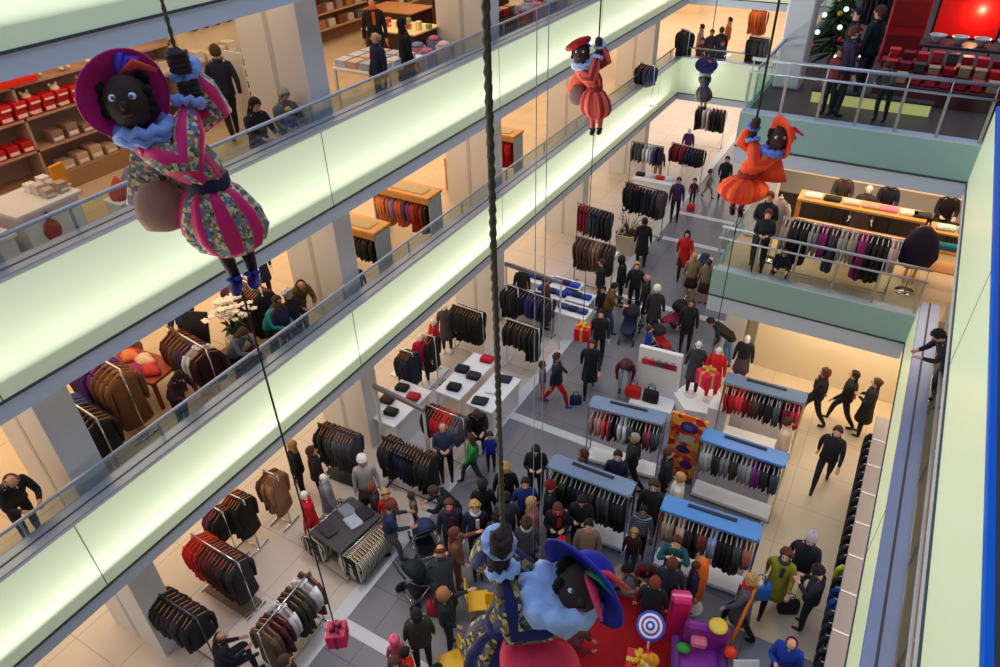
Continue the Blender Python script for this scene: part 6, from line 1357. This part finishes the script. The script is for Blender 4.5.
# 5 bottom doll
q = deep(503,543,5.3); x, y, zh = q.x, q.y, q.z
doll('large hanging doll in brown paisley and navy with a royal blue hat, bottom middle', (x,y,zh-1.95), facing(x,y,-4), 1.12, -1, paisley, M((24,22,84),.7), (176,196,236), (26,26,150), 'brim', (24,20,60), (60,24,60), (24,24,90), [(-.2,-.2,.0,(30,140,90)),(-.1,-.3,-.1,(240,60,100)),(-.3,-.1,-.05,(236,50,60))], cape=M((240,50,90),.8), headx=-.52, headup=-.16, hattop=(-.72,.68,.15), hatr=1.0, ruffx=.74, ruffs=1.3, fp=-.62)
bd = COL.objects[-1]
bd = [o for o in COL.objects if o.get('category') == 'doll'][-1]
m = MB(); rg = []
for f_, w_, z_ in ((0,.10,.98),(.3,.22,.93),(.6,.30,.84),(.85,.34,.76),(1,.30,.70)):
    rg.append([Vector((.14+.14*f_+w_*.85*math.cos(u), -.20-.10*f_+w_*.7*math.sin(u), z_+.02*math.sin(4*u+f_*5))) for u in [2*PI*k/24 for k in range(24)]])
m.rings(rg); m.build('pink_skirt_cloth', M((236,44,84),.7), bd)
rope('rope', 'thickest twisted rope running down the middle of the picture', x, y, zh-1.9, TOP, .022)
rope('thin_rope', 'lower end of the middle rope below the paisley doll', x, y, 3.2, zh-1.9, .014, thinrope, False)
for dx, lb in ((.22,'left one of the two thin steel wires beside the thick rope'), (.27,'right one of the two thin steel wires beside the thick rope')):
    v = deep(533 if dx < .25 else 540, 555, 5.6); rope('steel_wire', lb, v.x, v.y, v.z, TOP, .0028, M((170,176,186),.4), False)
# pale beam from which the ropes hang is out of sight above

def frame_(p0, p1, h, lb):
    a = at(*p0, h); b = at(*p1, h); c = (a+b)/2; L = (b-a).length; ang = math.atan2((b-a).y,(b-a).x); t = thing('tall_gateway', lb, 'frame', (c.x,c.y,0), ang)
    MB().box((0,0,h-.05), (L,.09,.1), bev=.01).build('header', M((120,112,112),.4), t)
    for s in (-1,1): MB().box((s*(L/2-.03),0,(h-.1)/2), (.03,.06,h-.1)).build('post', M((206,206,210),.4), t)
frame_((373,384), (424,408), 2.3, 'tall frame with a grey header between the ground floor pier and the pink mannequin')
frame_((505,262), (562,281), 2.3, 'tall frame with a dark header behind the denim tables')
t = thing('tiered_shelf', 'dark red festive shelves between the far second floor piers', 'shelving', (-10.3,17.4,L2))
for k in range(3): MB().box((-.4*k,0,.3+.2*k), (.4,2.6,.6+.4*k), bev=.01).build('step', M((70,24,28),.5), t)
for k in range(18):
    r_ = k//6; o = thing('gift_tin', 'red and brown tin on the festive shelves between the far second floor piers', 'tin', (-10.3-.4*r_,16.3+.42*(k % 6),L2+.602+.4*r_), 0, 'tins between the far second floor piers'); c = [(150,30,40),(120,90,60),(190,40,50),(60,60,50)][k % 4]; MB().box((0,0,.1), (.24,.28,.2), bev=.02).build('tin_body', M(c,.4), o); MB().box((0,0,.21), (.25,.29,.03), bev=.005).build('lid', M((200,160,110),.4), o)

for k, y in enumerate(PIERS[1:5]):
    t = thing('hanging_sign', 'small blue glass sign under the white beam beside a ground floor pier', 'sign', (-8.9, y+.5, 2.46), 0, 'blue signs under the ground floor beam')
    MB().box((0,0,-.06), (.04,.8,.14), bev=.005).build('sign_plate', M((60,130,210), .25), t)
    for s_ in (-1,1): MB().box((0,s_*.35,.12), (.015,.015,.24)).build('bracket', steel, t)
# ---------------------------------------------------------------- let the crowd stand clear of one another
bpy.context.view_layer.update()
folk = [o for o in COL.objects if o.get('category') == 'person' and abs(o.location.z) < .12]
fixed = []
for o in COL.objects:
    if o.parent is None and o.get('category') in ('pram','mannequin','chair') and o.location.z < .7: fixed.append((o.location.x, o.location.y, .42 if o.get('category') == 'pram' else .27))
boxes = []
for o in COL.objects:
    if o.parent is None and o.get('category') in ('clothes rack','table','display wall','throne','plinth','counter','planter','poster') and o.location.z < .1 and len(o.children):
        pts = [o.matrix_world @ (c.matrix_local @ Vector(b)) for c in o.children for b in c.bound_box]
        ang = o.rotation_euler.z; R = Matrix.Rotation(-ang, 3, 'Z'); lp_ = [R @ (Vector((p.x,p.y,0))-Vector((o.location.x,o.location.y,0))) for p in pts]
        boxes.append((o.location.x, o.location.y, ang, max(abs(v.x) for v in lp_)+.10, max(max(abs(v.y) for v in lp_), .26)+.10))
start = {o.name: o.location.copy() for o in folk}
rad = {o.name: .25*min(1, max(.7, o.scale.x)) + (.07 if o.scale.x > 0 and len(o.children) and any(c.name.startswith('coat') for c in o.children) else 0) for o in folk}
for it in range(90):
    for i, a in enumerate(folk):
        for b in folk[i+1:]:
            dx = b.location.x-a.location.x; dy = b.location.y-a.location.y; d = math.hypot(dx, dy) or .01; m_ = rad[a.name]+rad[b.name]
            if d < m_:
                s = (m_-d)/2/d*.8; a.location.x -= dx*s; a.location.y -= dy*s; b.location.x += dx*s; b.location.y += dy*s
        for fx, fy, fr in fixed:
            dx = a.location.x-fx; dy = a.location.y-fy; d = math.hypot(dx, dy) or .01; m_ = rad[a.name]+fr
            if d < m_: a.location.x += dx/d*(m_-d); a.location.y += dy/d*(m_-d)
        for bx, by, ang, hx, hy in boxes:
            v = Matrix.Rotation(-ang, 3, 'Z') @ Vector((a.location.x-bx, a.location.y-by, 0)); r = rad[a.name]*.75
            px_, py_ = hx+r-abs(v.x), hy+r-abs(v.y)
            if px_ > 0 and py_ > 0:
                if py_ < px_: v.y += math.copysign(py_, v.y)
                else: v.x += math.copysign(px_, v.x)
                w_ = Matrix.Rotation(ang, 3, 'Z') @ v; a.location.x = bx+w_.x; a.location.y = by+w_.y
mv = sorted(((o.location-start[o.name]).length, o['label']) for o in folk)[-8:]
print('MOVED', [(round(a, 2), b[:40]) for a, b in mv]); print('COUNTS', _ng[0], len(folk))
